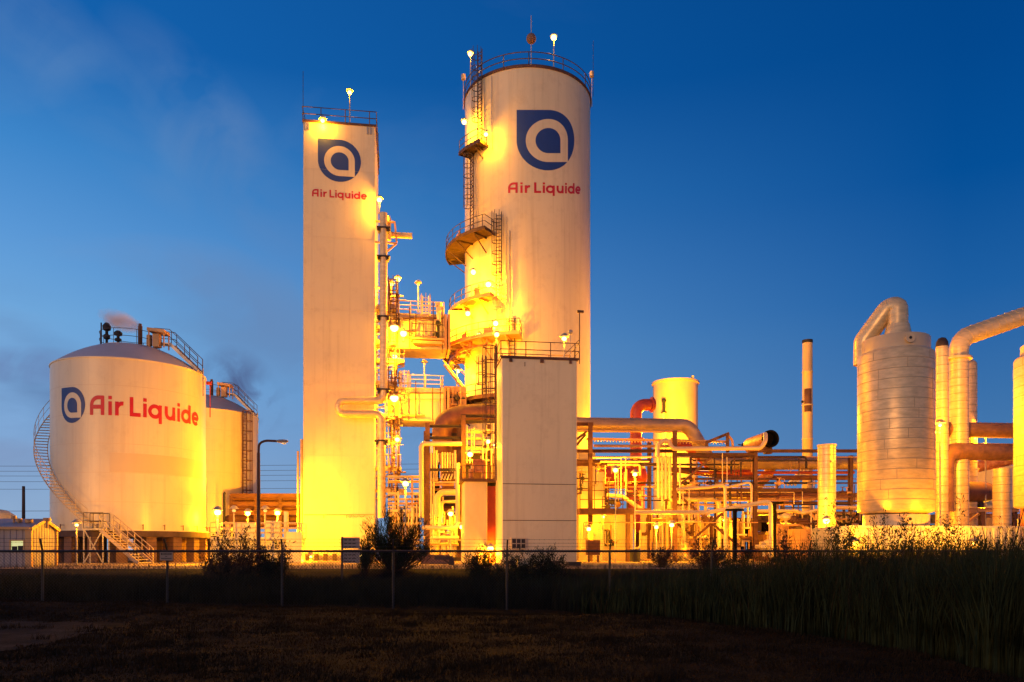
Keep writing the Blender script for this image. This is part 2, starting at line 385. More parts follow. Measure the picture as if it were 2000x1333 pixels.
def glyphs():
    A = [[(.1, 0), (.1, .5)] + arc(.52, .5, .42, .405, 180, 90)[1:] + [(.80, .905)], [(.77, 0), (.77, 1)], [(.12, .42), (.76, .42)]]
    I = [[(.1, 0), (.1, .72)], [(.1, .82), (.1, 1)]]
    r = [[(.1, 0), (.1, .72)], arc(.42, .34, .31, .29, 165, 80)]
    Lg = [[(.1, 0), (.1, 1)], [(.12, .095), (.62, .095)]]
    q = [arc(.40, .36, .31, .28, 0, 360, 24), [(.73, .72), (.73, -.27)]]
    u = [[(.1, .72), (.1, .36)] + arc(.36, .36, .26, .27, 180, 360)[1:], [(.62, .72), (.62, 0)]]
    dd = [arc(.40, .36, .31, .28, 0, 360, 24), [(.73, 1), (.73, 0)]]
    e = [arc(.40, .36, .31, .28, -8, 318, 24)[::1], [(.14, .34), (.70, .34)]]
    e = [arc(.40, .36, .31, .28, 0, 315, 24), [(.14, .36), (.72, .36)]]
    return [(A, 0), (I, 1.11), (r, 1.50), (Lg, 2.33), (I, 3.10), (q, 3.40), (u, 4.42), (I, 5.31), (dd, 5.62), (e, 6.58)]
def lettering(f, x0, y0, scale, parent, sx=1.0):
    """f maps (s, t, offset) on the surface to a point; one mesh per word"""
    G = glyphs(); W1 = MB(); k = 0
    for (st, ox) in G:
        for s_ in st:
            k += 1
            strip(W1, lambda a, b_, o: f(x0 + a * scale * sx, y0 + b_ * scale, o), [(p[0] + ox, p[1]) for p in s_], WT, .012 + .004 * (k % 4))
    return W1.build('lettering', 'red_mark', parent)
def drop(f, cx, cy, r, off, corner, parent, name, m, n=48):
    b = MB(); v = []; fa = []; ny = 10
    for i in range(n + 1):
        x = -math.cos(math.pi * i / n) * r; s = math.sqrt(max(r * r - x * x, 0))
        t, bt = s, -s
        if corner == 'TL' and x < 0: t = r
        if corner == 'BR' and x > 0: bt = -r
        for j in range(ny + 1): v.append(f(cx + x, cy + bt + (t - bt) * j / ny, off))
    for i in range(n):
        for j in range(ny):
            a = i * (ny + 1) + j; fa.append((a, a + ny + 1, a + ny + 2, a + 1))
    b.add(v, fa); return b.build(name, m, parent)
def emblem(f, cx, cy, size, parent, base='white_paint'):
    o = drop(f, cx, cy, size / 2, .010, 'TL', parent, 'emblem', 'blue_mark')
    drop(f, cx, cy - .006 * size, size * .356, .016, 'BR', o, 'emblem_ring', base)
    drop(f, cx + .004 * size, cy - .008 * size, size * .208, .022, 'BR', o, 'emblem_centre', 'blue_mark')

# ------------------------------------------------------------ cylinders in polar form
class Cyl:
    """upright round body; angle 0 faces the camera side (-Y), positive to the right"""
    def __init__(s, x, y, r): s.c = Vector((x, y, 0)); s.r = r; s.dir0 = 0
    def p(s, deg, z, dr=0.0):
        a = R_(deg); return s.c + Vector((math.sin(a), -math.cos(a), 0)) * (s.r + dr) + Zv * z
    def out(s, deg): a = R_(deg); return Vector((math.sin(a), -math.cos(a), 0))
    def at_px(s, px):
        """angle where the photo column px meets the near side"""
        d = Vector(((px - 1000) / F, 1, 0)); c = s.c; A = d.dot(d); B = -2 * d.dot(c); C = c.dot(c) - s.r ** 2
        disc = B * B - 4 * A * C
        if disc < 0: disc = 0
        t = (-B - math.sqrt(disc)) / (2 * A); q = d * t - c
        return math.degrees(math.atan2(q.x, -q.y)), t
def zat(py, D): return EYE + (HZ - py) / F * D

# ============================================================ GROUND
def ground_h(x, y):
    """lawn near the camera, a marshy dip behind and right of it, the plant's pad beyond"""
    yf = 23.4 + T8 * x                                   # the fence line
    base = -.20 - .032 * max(min(x, 14), -14)
    lawn = 0.0
    t = min(max((y - (yf - 4.5)) / 3.5, 0), 1); t = t * t * (3 - 2 * t)
    h = lawn + (base - lawn) * t
    xe = 6.2 - max(0, y - 13) * .42       # edge of the marsh
    s = min(max((x - xe) / 1.6, 0), 1); s = s * s * (3 - 2 * s)
    h = h * (1 - s) + min(h, -.55) * s
    q = min(max((y - (yf + 4.5)) / 5.5, 0), 1); q = q * q * (3 - 2 * q)
    h = h * (1 - q) + GZ * q
    return h
def sheet(xs, ys, name, m, fz, kind='structure', skip=None):
    b = MB(); nx, ny = len(xs), len(ys)
    b.v = [(x, y, fz(x, y)) for y in ys for x in xs]
    b.f = [(j * nx + i, j * nx + i + 1, (j + 1) * nx + i + 1, (j + 1) * nx + i) for j in range(ny - 1) for i in range(nx - 1)]
    o = b.build(name, m, None, True, kind); o['kind'] = kind; return o
xs = list(np.concatenate([[-900, -300, -120, -70, -50], np.arange(-40, 40.1, .5), [50, 70, 120, 300, 900]]))
ys = list(np.concatenate([[-60, -20, -5], np.arange(0, 40.1, .4), [42, 45, 48]]))
from mathutils import noise as MN
def hn(x, y):
    return ground_h(x, y) + (.07 * MN.noise(Vector((x * .35, y * .6, 3.1))) + .03 * MN.noise(Vector((x * 1.6, y * 2.2, 1.7))) if y < 33 else 0)
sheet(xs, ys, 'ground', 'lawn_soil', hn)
sheet([-900, -300, -100, 0, 100, 300, 900], [34.5, 60, 120, 400, 2500], 'plant_yard', 'plant_gravel', lambda x, y: GZ + .004 + (T8 * x if y < 40 and abs(x) < 1 else 0) * 0)
# the gravel path coming in at the lower left
b = MB(); pc = [(-14, 16.6), (-11.6, 17.6), (-10.2, 17.9), (-9.1, 17.2), (-8.4, 16), (-7.9, 14.4), (-7.9, 12.5), (-8.6, 11), (-12, 9), (-16, 8)]
xsg = np.arange(-16, -7.5, .4); 
def in_poly(x, y, P):
    c = False
    for i in range(len(P)):
        x1, y1 = P[i]; x2, y2 = P[i - 1]
        if (y1 > y) != (y2 > y) and x < (x2 - x1) * (y - y1) / (y2 - y1) + x1: c = not c
    return c
g = .25; vi = {}
def vid(i, j):
    if (i, j) not in vi:
        x, y = i * g, j * g; vi[(i, j)] = len(b.v); b.v.append((x + .06 * math.sin(j * 1.9), y + .06 * math.sin(i * 2.3), hn(x, y) + .012))
    return vi[(i, j)]
for i in range(int(-16 / g), int(-7.4 / g)):
    for j in range(int(8 / g), int(18.2 / g)):
        if in_poly((i + .5) * g, (j + .5) * g, pc): b.f.append((vid(i, j), vid(i + 1, j), vid(i + 1, j + 1), vid(i, j + 1)))
o = b.build('path', 'path_dirt', None, True, 'structure'); o['kind'] = 'structure'

# ============================================================ STORAGE TANKS
def storage_tank(px_c, dist, px_l, px_r, zt, zb, label, front):
    th = math.atan((px_c - 1000) / F); cx, cy = dist * math.sin(th), dist * math.cos(th)
    r = dist * math.sin(abs(math.atan((px_r - 1000) / F) - math.atan((px_l - 1000) / F)) / 2)
    C = Cyl(cx, cy, r); t = thing('storage_tank', (cx, cy, GZ), label, 'storage tank', 'domed storage tanks on piers')
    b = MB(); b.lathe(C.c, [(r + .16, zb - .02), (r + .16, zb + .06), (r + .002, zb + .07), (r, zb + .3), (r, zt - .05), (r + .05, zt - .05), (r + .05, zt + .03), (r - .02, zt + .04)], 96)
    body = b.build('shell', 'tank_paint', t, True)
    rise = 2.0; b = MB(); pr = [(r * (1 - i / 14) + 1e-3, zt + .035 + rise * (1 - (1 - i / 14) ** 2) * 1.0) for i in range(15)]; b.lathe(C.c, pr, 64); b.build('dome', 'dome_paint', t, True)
    b = MB(); b.lathe(C.c, [(.01, zb - .03), (r + .35, zb - .03), (r + .35, zb - .42), (.01, zb - .42)], 48); b.build('base_slab', 'dark_concrete', t, True)
    # anchor bolts
    for k in range(24):
        b = MB(); q = C.p(k * 15 + 4, zb + .05, .26); b.beam(q, q + Zv * .36, .05); b.beam(q + Zv * .3 - C.out(k * 15 + 4) * .22, q + Zv * .3, .09, .03); b.build('anchor_bolt', 'rust_steel', t)
    for ring_r, m_, o_ in ((r - .15, 18, 0), (r - 2.0, 12, 8)):
        for k in range(m_):
            a = o_ + k * 360 / m_; q = Vector((cx, cy, 0)) + C.out(a) * ring_r; b = MB()
            b.box(q + Zv * ((zb - .42 + GZ) / 2), C.out(a) * .3, C.out(a + 90) * .32, Zv * ((zb - .42 - GZ) / 2 + .05)); b.build('pier', 'concrete', t)
    # crown platform, vents, stair to the rim
    zc = zt + rise
    b = MB(); b.lathe(C.c, [(2.0, zc - .30), (2.0, zc - .26), (.01, zc - .1)], 24); b.build('crown_plate', 'galvanised', t, True)
    pts = [C.c + C.out(a) * 2.0 + Zv * (zc - .26) for a in range(95, 455, 15)]
    railing_mesh(pts, 1.0, .02, 1.5, toe=False).build('crown_railing', 'rail_paint', t, True)
    q = C.c + Vector((-1.9, -.4, zc - .2)); b = MB(); b.tube([q, q + Zv * 1.75], .05, 6); b.build('corner_mast', 'dark_steel', t, True)
    for dx, hh in ((-1.25, 1.45), (-.45, .95)):
        b = MB(); q = C.c + Vector((dx, -.9, zc - .2)); b.tube([q, q + Zv * hh * .6], .09, 8); b.lathe(q, [(.12, hh * .3), (.22, hh * .34), (.22, hh * .5), (.1, hh * .56), (.1, hh * .7), (.26, hh * .76), (.28, hh * .95), (.12, hh * 1.1), (.02, hh * 1.12)], 12)
        b.build('relief_valve', 'black', t, True)
    b = MB(); q = C.c + Vector((1.05, -.8, zc - .25)); b.tube([q, q + Zv * 1.45], .15, 10); b.tube([q + Vector((.0, 0, 1.1)), q + Vector((.0, 0, 1.6))], .11, 10); b.build('vent_stack', 'rust_steel', t, True)
    b = MB(); q = C.c + Vector((1.5, -.6, zc - .35))
    b.box(q + Vector((.75, 0, 1.2)), (.6, 0, -.08), (0, .5, 0), (0, 0, .11))
    for a_, b_ in ((.25, -.4), (1.3, -.4), (.25, .4), (1.3, .4)): b.beam(q + Vector((a_, b_, 0)), q + Vector((a_, b_, 1.15)), .08)
    b.box(q + Vector((.65, 0, .55)), (.22, 0, 0), (0, .25, 0), (0, 0, .45)); b.tube([q + Vector((.1, 0, .2)), q + Vector((.1, 0, .95))], .2, 8)
    b.build('valve_shelter', 'shed_trim', t, True)
    # sloping gangway down to the rim on the right
    oa = 88; p0 = C.c + C.out(oa) * 1.9 + Zv * (zc + .15); p1 = C.c + C.out(oa) * (r + .05) + Zv * (zt + .10); sd = C.out(oa + 90) * .4
    b = MB(); p0b = C.c + C.out(oa) * 3.0 + Zv * (zc + .05)
    b.box((p0b + p1) / 2, (p1 - p0b) / 2, sd, Zv * .05); b.box((p0 + p0b) / 2, (p0b - p0) / 2, sd, Zv * .04)
    for s in (-1, 1): b.beam(p0b + sd * s + Zv * .0, p1 + sd * s, .08, .2)
    gw = b.build('gangway', 'galvanised', t)
    railing_mesh([p0 + sd, p0b + sd, p1 + sd], 1.0, .026, 1.3, toe=False).build('handrail', 'rail_paint', gw, True)
    railing_mesh([p0 - sd, p0b - sd, p1 - sd], 1.0, .026, 1.3, toe=False).build('handrail', 'rail_paint', gw, True)
    b = MB(); q = C.p(oa, zt, .25); b.tube([q - Zv * 1.6, q + Zv * .35], .04, 6); b.build('lamp_bracket', 'galvanised', t, True)
    return C, t
CA, TA = storage_tank(255.5, 62.0, 97, 402, 14.2, 2.93, 'nearer white domed storage tank with blue emblem, red lettering and a spiral stair', True)
CB, TB = storage_tank(398, 79.0, 289, 507, 14.2, 2.93, 'farther domed storage tank half hidden, bare wall with one vertical ladder', False)
for C_, T_ in ((CA, TA), (CB, TB)):
    b = MB()
    for z in (4.8, 6.7, 8.6, 10.5, 12.4): b.lathe(C_.c, [(C_.r - .001, z - .02), (C_.r + .0025, z - .008), (C_.r + .0025, z + .008), (C_.r - .001, z + .02)], 96)
    b.build('weld_seams', 'tank_band', T_, True)
# painted band of the near tank
a0, _ = CA.at_px(214); a1 = 116
b = MB(); zt_, zb_ = 8.0, 6.75; b.lathe(CA.c, [(CA.r + .001, zb_), (CA.r + .012, zb_ + .01), (CA.r + .012, zt_ - .01), (CA.r + .001, zt_)], 90, a0, a1); b.build('painted_band', 'tank_band', TA, True)
# emblem and lettering on the tank (surface coordinates: arc length, height)
aT0, tT0 = CA.at_px(176); aT1, tT1 = CA.at_px(387)
def fA(s, h, off):
    return CA.p(s / CA.r * 57.2958, h, off)
sT0 = R_(aT0) * CA.r; sT1 = R_(aT1) * CA.r
zbase = zat(811, tT0)
sc_ = zat(773, tT0) - zbase
lettering(fA, sT0, zbase, sc_, TA, sx=(sT1 - sT0) / 7.36 / sc_)
aE0, tE0 = CA.at_px(120.5); aE1, tE1 = CA.at_px(166.5)
se0, se1 = R_(aE0) * CA.r, R_(aE1) * CA.r
ztop, zbot = zat(757, (tE0 + tE1) / 2), zat(827, (tE0 + tE1) / 2)
def fE(s, h, off): return CA.p((se0 + (s + .5) * (se1 - se0)) / CA.r * 57.2958, (ztop + zbot) / 2 + h * (ztop - zbot), off)
emblem(fE, 0, 0, 1.0, TA, 'tank_paint')
# spiral stair with treads, stringers and handrail, landing and lower flight
def spiral(C, t, a0, z0, a1, z1):
    n = 46; wd = .8; st = MB(); rl = MB(); po = []; pi_ = []
    for i in range(n + 1):
        a = a0 + (a1 - a0) * i / n; z = z0 + (z1 - z0) * i / n
        pi_.append(C.p(a, z, .12)); po.append(C.p(a, z, .12 + wd))
        c = C.p(a, z, .12 + wd / 2); st.box(c, C.out(a) * wd / 2, C.out(a + 90) * .13, Zv * .018)
    st.tube(pi_, .03, 6); st.tube(po, .035, 6)
    o = st.build('spiral_stair', 'white_pipe', t, True)
    rl.tube([p + Zv * 1.05 for p in po], .02, 6); rl.tube([p + Zv * .55 for p in po], .013, 6)
    for i in range(0, n + 1, 3): rl.tube([po[i], po[i] + Zv * 1.05], .015, 5)
    rl.build('handrail', 'white_pipe', o, True)
aL, tL = CA.at_px(196)
zl = zat(1034, tL - 1)
spiral(CA, TA, aL - 4, zl + .25, -118, 13.6)
ql = CA.p(aL, 0, .55); land = CA.p(aL, zl, .55); du = CA.out(aL + 90); dn = CA.out(aL)
b = MB(); b.box(land, du * .62, dn * .5, Zv * .05)
for sx_ in (-1, 1):
    for sy_ in (-1, 1): b.beam(land + du * .58 * sx_ + dn * .45 * sy_, (land + du * .58 * sx_ + dn * .45 * sy_) * 1 + Zv * (GZ - zl), .08)
q0 = land + dn * .45
b.beam(q0 - du * .58, q0 + du * .58 + Zv * (GZ - zl), .06); b.beam(q0 + du * .58, q0 - du * .58 + Zv * (GZ - zl), .06)
lp = b.build('stair_landing', 'galvanised', TA)
railing_mesh([land + du * .6 - dn * .45, land - du * .6 - dn * .45][::1], 1.05, .024, .6).build('railing', 'rail_paint', lp, True)
railing_mesh([land - du * .6 + dn * .48, land + du * .6 + dn * .48], 1.05, .024, .6).build('railing', 'rail_paint', lp, True)
e0 = land + du * .62; e1 = plz(285, 50.6, GZ); e1 = Vector((e1.x, e1.y, GZ)); fl = (e1 - e0); hs = Vector((fl.x, fl.y, 0)).normalized(); hsd = Vector((-hs.y, hs.x, 0)) * .45
b = MB()
for s in (-1, 1): b.beam(e0 + hsd * s, e1 + hsd * s, .06, .24)
for i in range(13): c = e0 + fl * ((i + .5) / 13); b.box(c, hs * .13, hsd, Zv * .02)
lf_ = b.build('lower_flight', 'white_pipe', TA)
for s in (-1, 1): railing_mesh([e0 + hsd * s, e1 + hsd * s], .95, .026, .95, mids=2, toe=False).build('handrail', 'white_pipe', lf_, True)
# far tank ladder
aB, tB = CB.at_px(474); add_ladder(TB, CB.p(aB, 0, .22), CB.out(aB), 3.2, 14.3, 'rust_steel')
# red device + pipe at the near tank's rim
q = CA.p(108, 12.9, .3); b = MB(); b.tube([q - Zv * 1.5, q + Zv * 1.0], .04, 6); b.tube([q + Zv * 1.0 + U_ * .1, q + Zv * 1.0 - U_ * .25], .13, 10); b.build('alarm_horn', 'red_device', TA, True)

# vapour drifting off the crown vent
m = bpy.data.materials.new('steam'); m.use_nodes = True; t_ = m.node_tree; n_ = t_.nodes; l_ = t_.links; n_.clear()
o_ = n_.new('ShaderNodeOutputMaterial'); pv = n_.new('ShaderNodeVolumePrincipled'); l_.new(pv.outputs[0], o_.inputs['Volume'])
pv.inputs['Color'].default_value = (1, .92, .86, 1); pv.inputs['Anisotropy'].default_value = -.3
tcn = n_.new('ShaderNodeTexCoord'); zz = n_.new('ShaderNodeTexNoise'); l_.new(tcn.outputs['Object'], zz.inputs[0]); zz.inputs['Scale'].default_value = 1.3; zz.inputs['Detail'].default_value = 4
vs = n_.new('ShaderNodeMapping'); l_.new(tcn.outputs['Object'], vs.inputs[0]); vs.inputs['Scale'].default_value = (1 / 1.75, 1 / .8, 1 / .75)
ln = n_.new('ShaderNodeVectorMath'); ln.operation = 'LENGTH'; l_.new(vs.outputs[0], ln.inputs[0])
def m2(op, a, b_, cl_=False):
    k = n_.new('ShaderNodeMath'); k.operation = op; k.use_clamp = cl_
    for i, v in enumerate((a, b_)):
        if isinstance(v, (int, float)): k.inputs[i].default_value = v
        else: l_.new(v, k.inputs[i])
    return k.outputs[0]
den = m2('MULTIPLY', m2('SUBTRACT', 1.0, ln.outputs['Value'], True), m2('MULTIPLY', m2('SUBTRACT', zz.outputs[0], .34, True), 16.0)); l_.new(den, pv.inputs['Density'])
MATS['steam'] = m
b = MB(); b.sphere((0, 0, 0), 1, 20); b.v = [(x * 1.75, y * .8, z * .75) for x, y, z in b.v]
st = b.build('steam', m, None, False, 'stuff'); st.location = CA.c + Vector((-.35, -.8, 17.75)); st.rotation_euler = (0, R_(20), 0)
tag(st, 'small pinkish steam plume blowing left from the vent on the nearer domed tank', 'steam', None, 'stuff')

# ============================================================ SQUARE TOWER (left)
D0 = 64.33
def rect_tower(px0, px1, D0, pyt, depth, zb=GZ):
    A = pl(px0, pyt, D0); B = pl(px1, pyt, D0); zt = A.z; w = (Vector((B.x, B.y, 0)) - Vector((A.x, A.y, 0))).length
    return Vector((A.x, A.y, 0)), w, zt
O, w, zt = rect_tower(592, 733, D0, 238, 8)
TS = thing('cold_box_tower', O + U_ * w / 2 + V_ * 4 + Zv * GZ, 'tall slim square white tower with blue emblem and red lettering near its top', 'tower')
def prism(O, w, d, z0, z1, name, m, parent, bev=.06):
    b = MB(); c = [(bev, 0), (w - bev, 0), (w, bev), (w, d - bev), (w - bev, d), (bev, d), (0, d - bev), (0, bev)]
    v = [O + U_ * x + V_ * y + Zv * z for z in (z0, z1) for x, y in c]; n = len(c)
    b.add(v, [(i, (i + 1) % n, (i + 1) % n + n, i + n) for i in range(n)] + [tuple(range(n - 1, -1, -1)), tuple(range(n, 2 * n))])
    return b.build(name, m, parent)
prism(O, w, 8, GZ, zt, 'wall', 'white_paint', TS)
b = MB()
for z in (3.6, 9.2, 15.0, 20.8, 26.6, 32.0): b.box(O + U_ * w / 2 - V_ * .004 + Zv * z, U_ * w / 2, V_ * .006, Zv * .012)
b.build('panel_seam', 'tank_band', TS)
b = MB(); b.box(O + U_ * w / 2 + V_ * 4 + Zv * (zt + .04), U_ * (w / 2 + .06), V_ * 4.06, Zv * .05); b.build('roof_edge', 'rust_steel', TS)
rp = [O + U_ * x + V_ * y + Zv * (zt + .08) for x, y in ((-.06, 8), (-.06, -.05), (w + .08, -.05), (w + .08, 8), (-.06, 8))]
railing_mesh(rp, 1.1, .04, 1.9).build('roof_railing', 'rail_paint', TS, True)
for px_, yy, h_ in ((592, 0.0, 3.9), (741, 7.9, 3.6)):
    q = O + U_ * (0 if px_ < 600 else w) + V_ * yy + Zv * (zt + .1); b = MB(); b.tube([q, q + Zv * h_], .022, 5); b.build('lightning_rod', 'dark_steel', TS, True)
for x in (.22, .42, w - .62, w - .36): b = MB(); b.box(O + U_ * x - V_ * .03 + Zv * (zt - .35), U_ * .06, V_ * .03, Zv * .28); b.build('rail_bracket', 'galvanised', TS)
def fS(s, h, off): return O + U_ * s - V_ * off + Zv * h
k_ = pl(621, 272, D0); k2 = pl(705, 357, D0); eS = (k2 - k_).dot(U_); x_ = (k_ - O).dot(U_)
emblem(fS, x_ + eS / 2, (k_.z + k2.z) / 2, eS, TS)
k_ = pl(609.5, 384, D0); k2 = pl(716.5, 369, D0); s_ = .60; tw = (k2 - k_).dot(U_)
lettering(fS, (k_ - O).dot(U_), k_.z, s_, TS, sx=tw / 7.36 / s_)
# conduit run low on the front face, plinth and footing
b = MB(); zc_ = pl(650, 1006, D0).z; b.tube([O - V_ * .07 + U_ * .05 + Zv * zc_, O - V_ * .07 + U_ * (w - .1) + Zv * (zc_ + .03)], .035, 6)
for x in (1.6, 3.4): b.tube([O - V_ * .07 + U_ * x + Zv * zc_, O - V_ * .07 + U_ * x + Zv * (zc_ - .28)], .03, 5)
wig = [O - V_ * .07 + U_ * (3.5 + .17 * i) + Zv * (zc_ - .1 - .14 * math.sin(i * 2.2)) for i in range(9)]; b.tube(wig, .02, 5)
b.build('conduit', 'shed_trim', TS, True)
b = MB()
for i in range(8):
    b.box(O + U_ * (.35 + i * w / 8) - V_ * .28 + Zv * (GZ + .28), U_ * .16, V_ * .22, Zv * .28)
b.build('footing', 'dark_concrete', TS)
# side utility chase on the left edge
b = MB(); q = O - U_ * .16 + V_ * .5; b.tube([q + Zv * (GZ + 1.2), q + Zv * pl(584, 857, D0).z], .13, 10); b.tube([q - U_ * .3 + Zv * GZ, q - U_ * .3 + Zv * (pl(584, 880, D0).z)], .09, 8)
for z in (3, 5.2, 7.4): b.beam(q - U_ * .4 + Zv * z, q + U_ * .2 + Zv * z, .08)
b.build('side_pipe', 'old_cladding', TS, True)
# access platforms on the right-hand side
Or = O + U_ * w
def side_platform(pyd, px1, dv, wv, rail=True, name='access_platform'):
    p = pl(px1, pyd, D0 + dv); z = p.z; x1 = max((p - Or).dot(U_), .7); b = MB()
    b.box(Or + U_ * (x1 / 2 + .02) + V_ * (dv + wv / 2) + Zv * z, U_ * x1 / 2, V_ * wv / 2, Zv * .05)
    b.beam(Or + U_ * .02 + V_ * dv + Zv * (z - .7), Or + U_ * x1 + V_ * dv + Zv * (z - .08), .09)
    b.beam(Or + U_ * .02 + V_ * (dv + wv) + Zv * (z - .7), Or + U_ * x1 + V_ * (dv + wv) + Zv * (z - .08), .09)
    b.beam(Or + U_ * .02 + V_ * (dv + .01) + Zv * (z - .12), Or + U_ * x1 + V_ * (dv + .01) + Zv * (z - .12), .06, .18)
    o = b.build(name, 'white_pipe', TS)
    if rail: railing_mesh([Or + U_ * .1 + V_ * (dv + .04) + Zv * (z + .05), Or + U_ * (x1 - .04) + V_ * (dv + .04) + Zv * (z + .05), Or + U_ * (x1 - .04) + V_ * (dv + wv) + Zv * (z + .05)], 1.07, .026, .9).build('railing', 'white_pipe', o, True)
    return z, x1
for pyd, px1 in ((600, 773), (668, 774), (748, 775), (812, 783), (915, 784)): side_platform(pyd, px1, .6, 2.2)
b = MB()
for x, y0, y1 in ((.55, 465, 600), (.8, 465, 605), (1.3, 545, 668), (.9, 690, 812), (1.35, 830, 915)):
    a_ = pl(750, y0, D0 + .8).z; c_ = pl(750, y1, D0 + .8).z; b.tube([Or + U_ * x + V_ * .8 + Zv * a_, Or + U_ * x + V_ * .8 + Zv * c_], .045, 6)
b.build('riser_conduit', 'white_pipe', TS, True)
add_ladder(TS, Or + U_ * .75 + V_ * 1.8, Vector(U_), pl(760, 1000, D0).z, pl(760, 560, D0).z, 'white_pipe', cage=True)
# bracket frame and short horizontal vessel near the top of the riser
b = MB(); zA = pl(760, 437, D0).z; zB = pl(760, 478, D0).z
b.beam(Or - V_ * .3 + Zv * zA, Or + U_ * 1.6 - V_ * .3 + Zv * zA, .14); b.beam(Or + U_ * 1.55 - V_ * .3 + Zv * zA, Or + U_ * 1.7 - V_ * .3 + Zv * (zB + .1), .14)
b.beam(Or + V_ * -.3 + Zv * zB, Or + U_ * 1.7 - V_ * .3 + Zv * zB, .12); b.beam(Or + U_ * 1.7 - V_ * .3 + Zv * zB, Or + U_ * .7 - V_ * .3 + Zv * (zB - .9), .12)
b.build('support_frame', 'shed_trim', TS)

# extra steelwork and small-bore piping stacked in the gap
rg = random.Random(77)
def gap(px, py, dv=0.0): return pl(px, py, D0 + dv)
for k in range(58):
    x = rg.uniform(759, 782); y0 = rg.uniform(545, 985); h_ = rg.uniform(15, 60); dv = rg.uniform(.3, 3.0); r_ = rg.choice((.03, .045, .07)); mm = rg.choice(('white_pipe', 'shed_trim', 'rust_steel', 'white_pipe', 'rail_paint'))
    pts = [gap(x, y0, dv), gap(x, y0 + h_, dv)]
    if k % 3 == 0: pts.append(gap(x + rg.choice((-8, 8, 14)), y0 + h_, dv))
    if k % 5 == 0: pts = [gap(758, y0, dv), gap(rg.uniform(776, 792), y0, dv)]
    b = MB(); b.tube(fillet(pts, .25, 4) if len(pts) > 2 else pts, r_, 7); b.build('small_pipe', mm, TS, True)
for k in range(12):
    b = MB(); q = gap(rg.uniform(760, 780), rg.uniform(570, 930), .5); b.sphere(q, rg.uniform(.12, .22), 8); b.tube([q - Zv * .5, q + Zv * .5], .06, 6); b.tube([q + V_ * -.3, q], .05, 6); b.build('valve', rg.choice(('dark_steel', 'rust_steel', 'shed_trim')), TS, True)
for pyd, px1, dv in ((640, 786, 1.4), (705, 790, 1.2), (775, 788, 1.6), (860, 782, 1.2), (958, 790, 1.0)): side_platform(pyd, px1, dv, 1.6)
for y0, y1, px_ in ((545, 668, 768), (690, 812, 765), (818, 1000, 770)):
    q = gap(px_, y0, .4); add_ladder(TS, Vector((q.x, q.y, 0)), -V_, gap(px_, y1, .4).z, q.z, 'rust_steel', cage=y0 < 600)
RI = 63.2
ris = [pl(749, 417, RI), pl(749, 783, RI), pl(661, 783, RI), pl(661, 809, RI), pl(745, 809, RI), pl(745, 1012, RI)]
ri = pipe('insulated_riser_pipe', 'long silver riser pipe with a sideways U bend hugging the square tower', ris, .30, 'cladding', bend=.52, seam=.45, n=18, cat='pipe')
for py_ in (447, 503, 620, 762, 862):
    c = pl(749 if py_ < 790 else 745, py_, RI); b = MB(); b.box(c + V_ * .0, U_ * .52, V_ * .36, Zv * .055); b.box(c - Zv * .16 + U_ * .36, U_ * .07, V_ * .3, Zv * .14); b.box(c - Zv * .16 - U_ * .36, U_ * .07, V_ * .3, Zv * .14); b.build('pipe_clamp', 'dark_steel', ri)
q = pl(760, 459, 64.6); pipe('stub_vessel', 'short horizontal capped vessel sticking out right of the riser top', [q, q + U_ * 1.55, q + U_ * 1.56, q + U_ * 1.85], [.26, .26, .12, .12] if False else .24, 'cladding', n=14, cat='vessel')
q = pl(758, 424, 64.3); b = MB(); b.tube([pl(759, 470, 64.3), pl(759, 428, 64.3), pl(759, 422, 64.3)], [.2, .2, .1], 12); tag(b.build('vent_pipe', 'white_pipe', None, True), 'stubby white vent pipe directly behind the top of the riser', 'pipe')

# ============================================================ ROUND TOWER
th = math.atan(30.3 / F); TC = Cyl(72 * math.sin(th), 72 * math.cos(th), 5.76)
TT = thing('distillation_tower', (TC.c.x, TC.c.y, GZ), 'tall round white tower with large blue emblem, red lettering and ladders on its left', 'tower')
ztp = 42.75
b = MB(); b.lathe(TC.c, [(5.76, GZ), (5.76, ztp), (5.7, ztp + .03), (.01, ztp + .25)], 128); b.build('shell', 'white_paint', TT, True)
b = MB(); b.lathe(TC.c, [(5.765, ztp - .16), (5.86, ztp - .16), (5.86, ztp + .02), (5.70, ztp + .05)], 128); b.build('top_rim', 'rust_steel', TT, True)
b = MB()
for z in (8, 14, 20, 26, 32, 38): b.lathe(TC.c, [(5.758, z), (5.763, z + .01), (5.758, z + .02)], 96)
b.build('plate_seams', 'tank_band', TT, True)
railing_mesh([TC.p(a, ztp + .03, .02) for a in range(0, 361, 6)], 1.12, .042, 3.1).build('roof_railing', 'rail_paint', TT, True)
# small instruments on the rim
for a, h_, lb in ((-84, 0, 0), (80, 0, 1)):
    q = TC.p(a, ztp, .15); b = MB(); b.tube([q - Zv * .8, q + Zv * 2.1], .03, 6); b.tube([q + Zv * 1.9, q + Zv * 2.35], .2, 8); b.build('beacon', 'white_pipe', TT, True)
q = TC.p(78, ztp, .3); b = MB(); b.tube([q, q + Zv * 5.0], .02, 5); b.build('lightning_rod', 'dark_steel', TT, True)
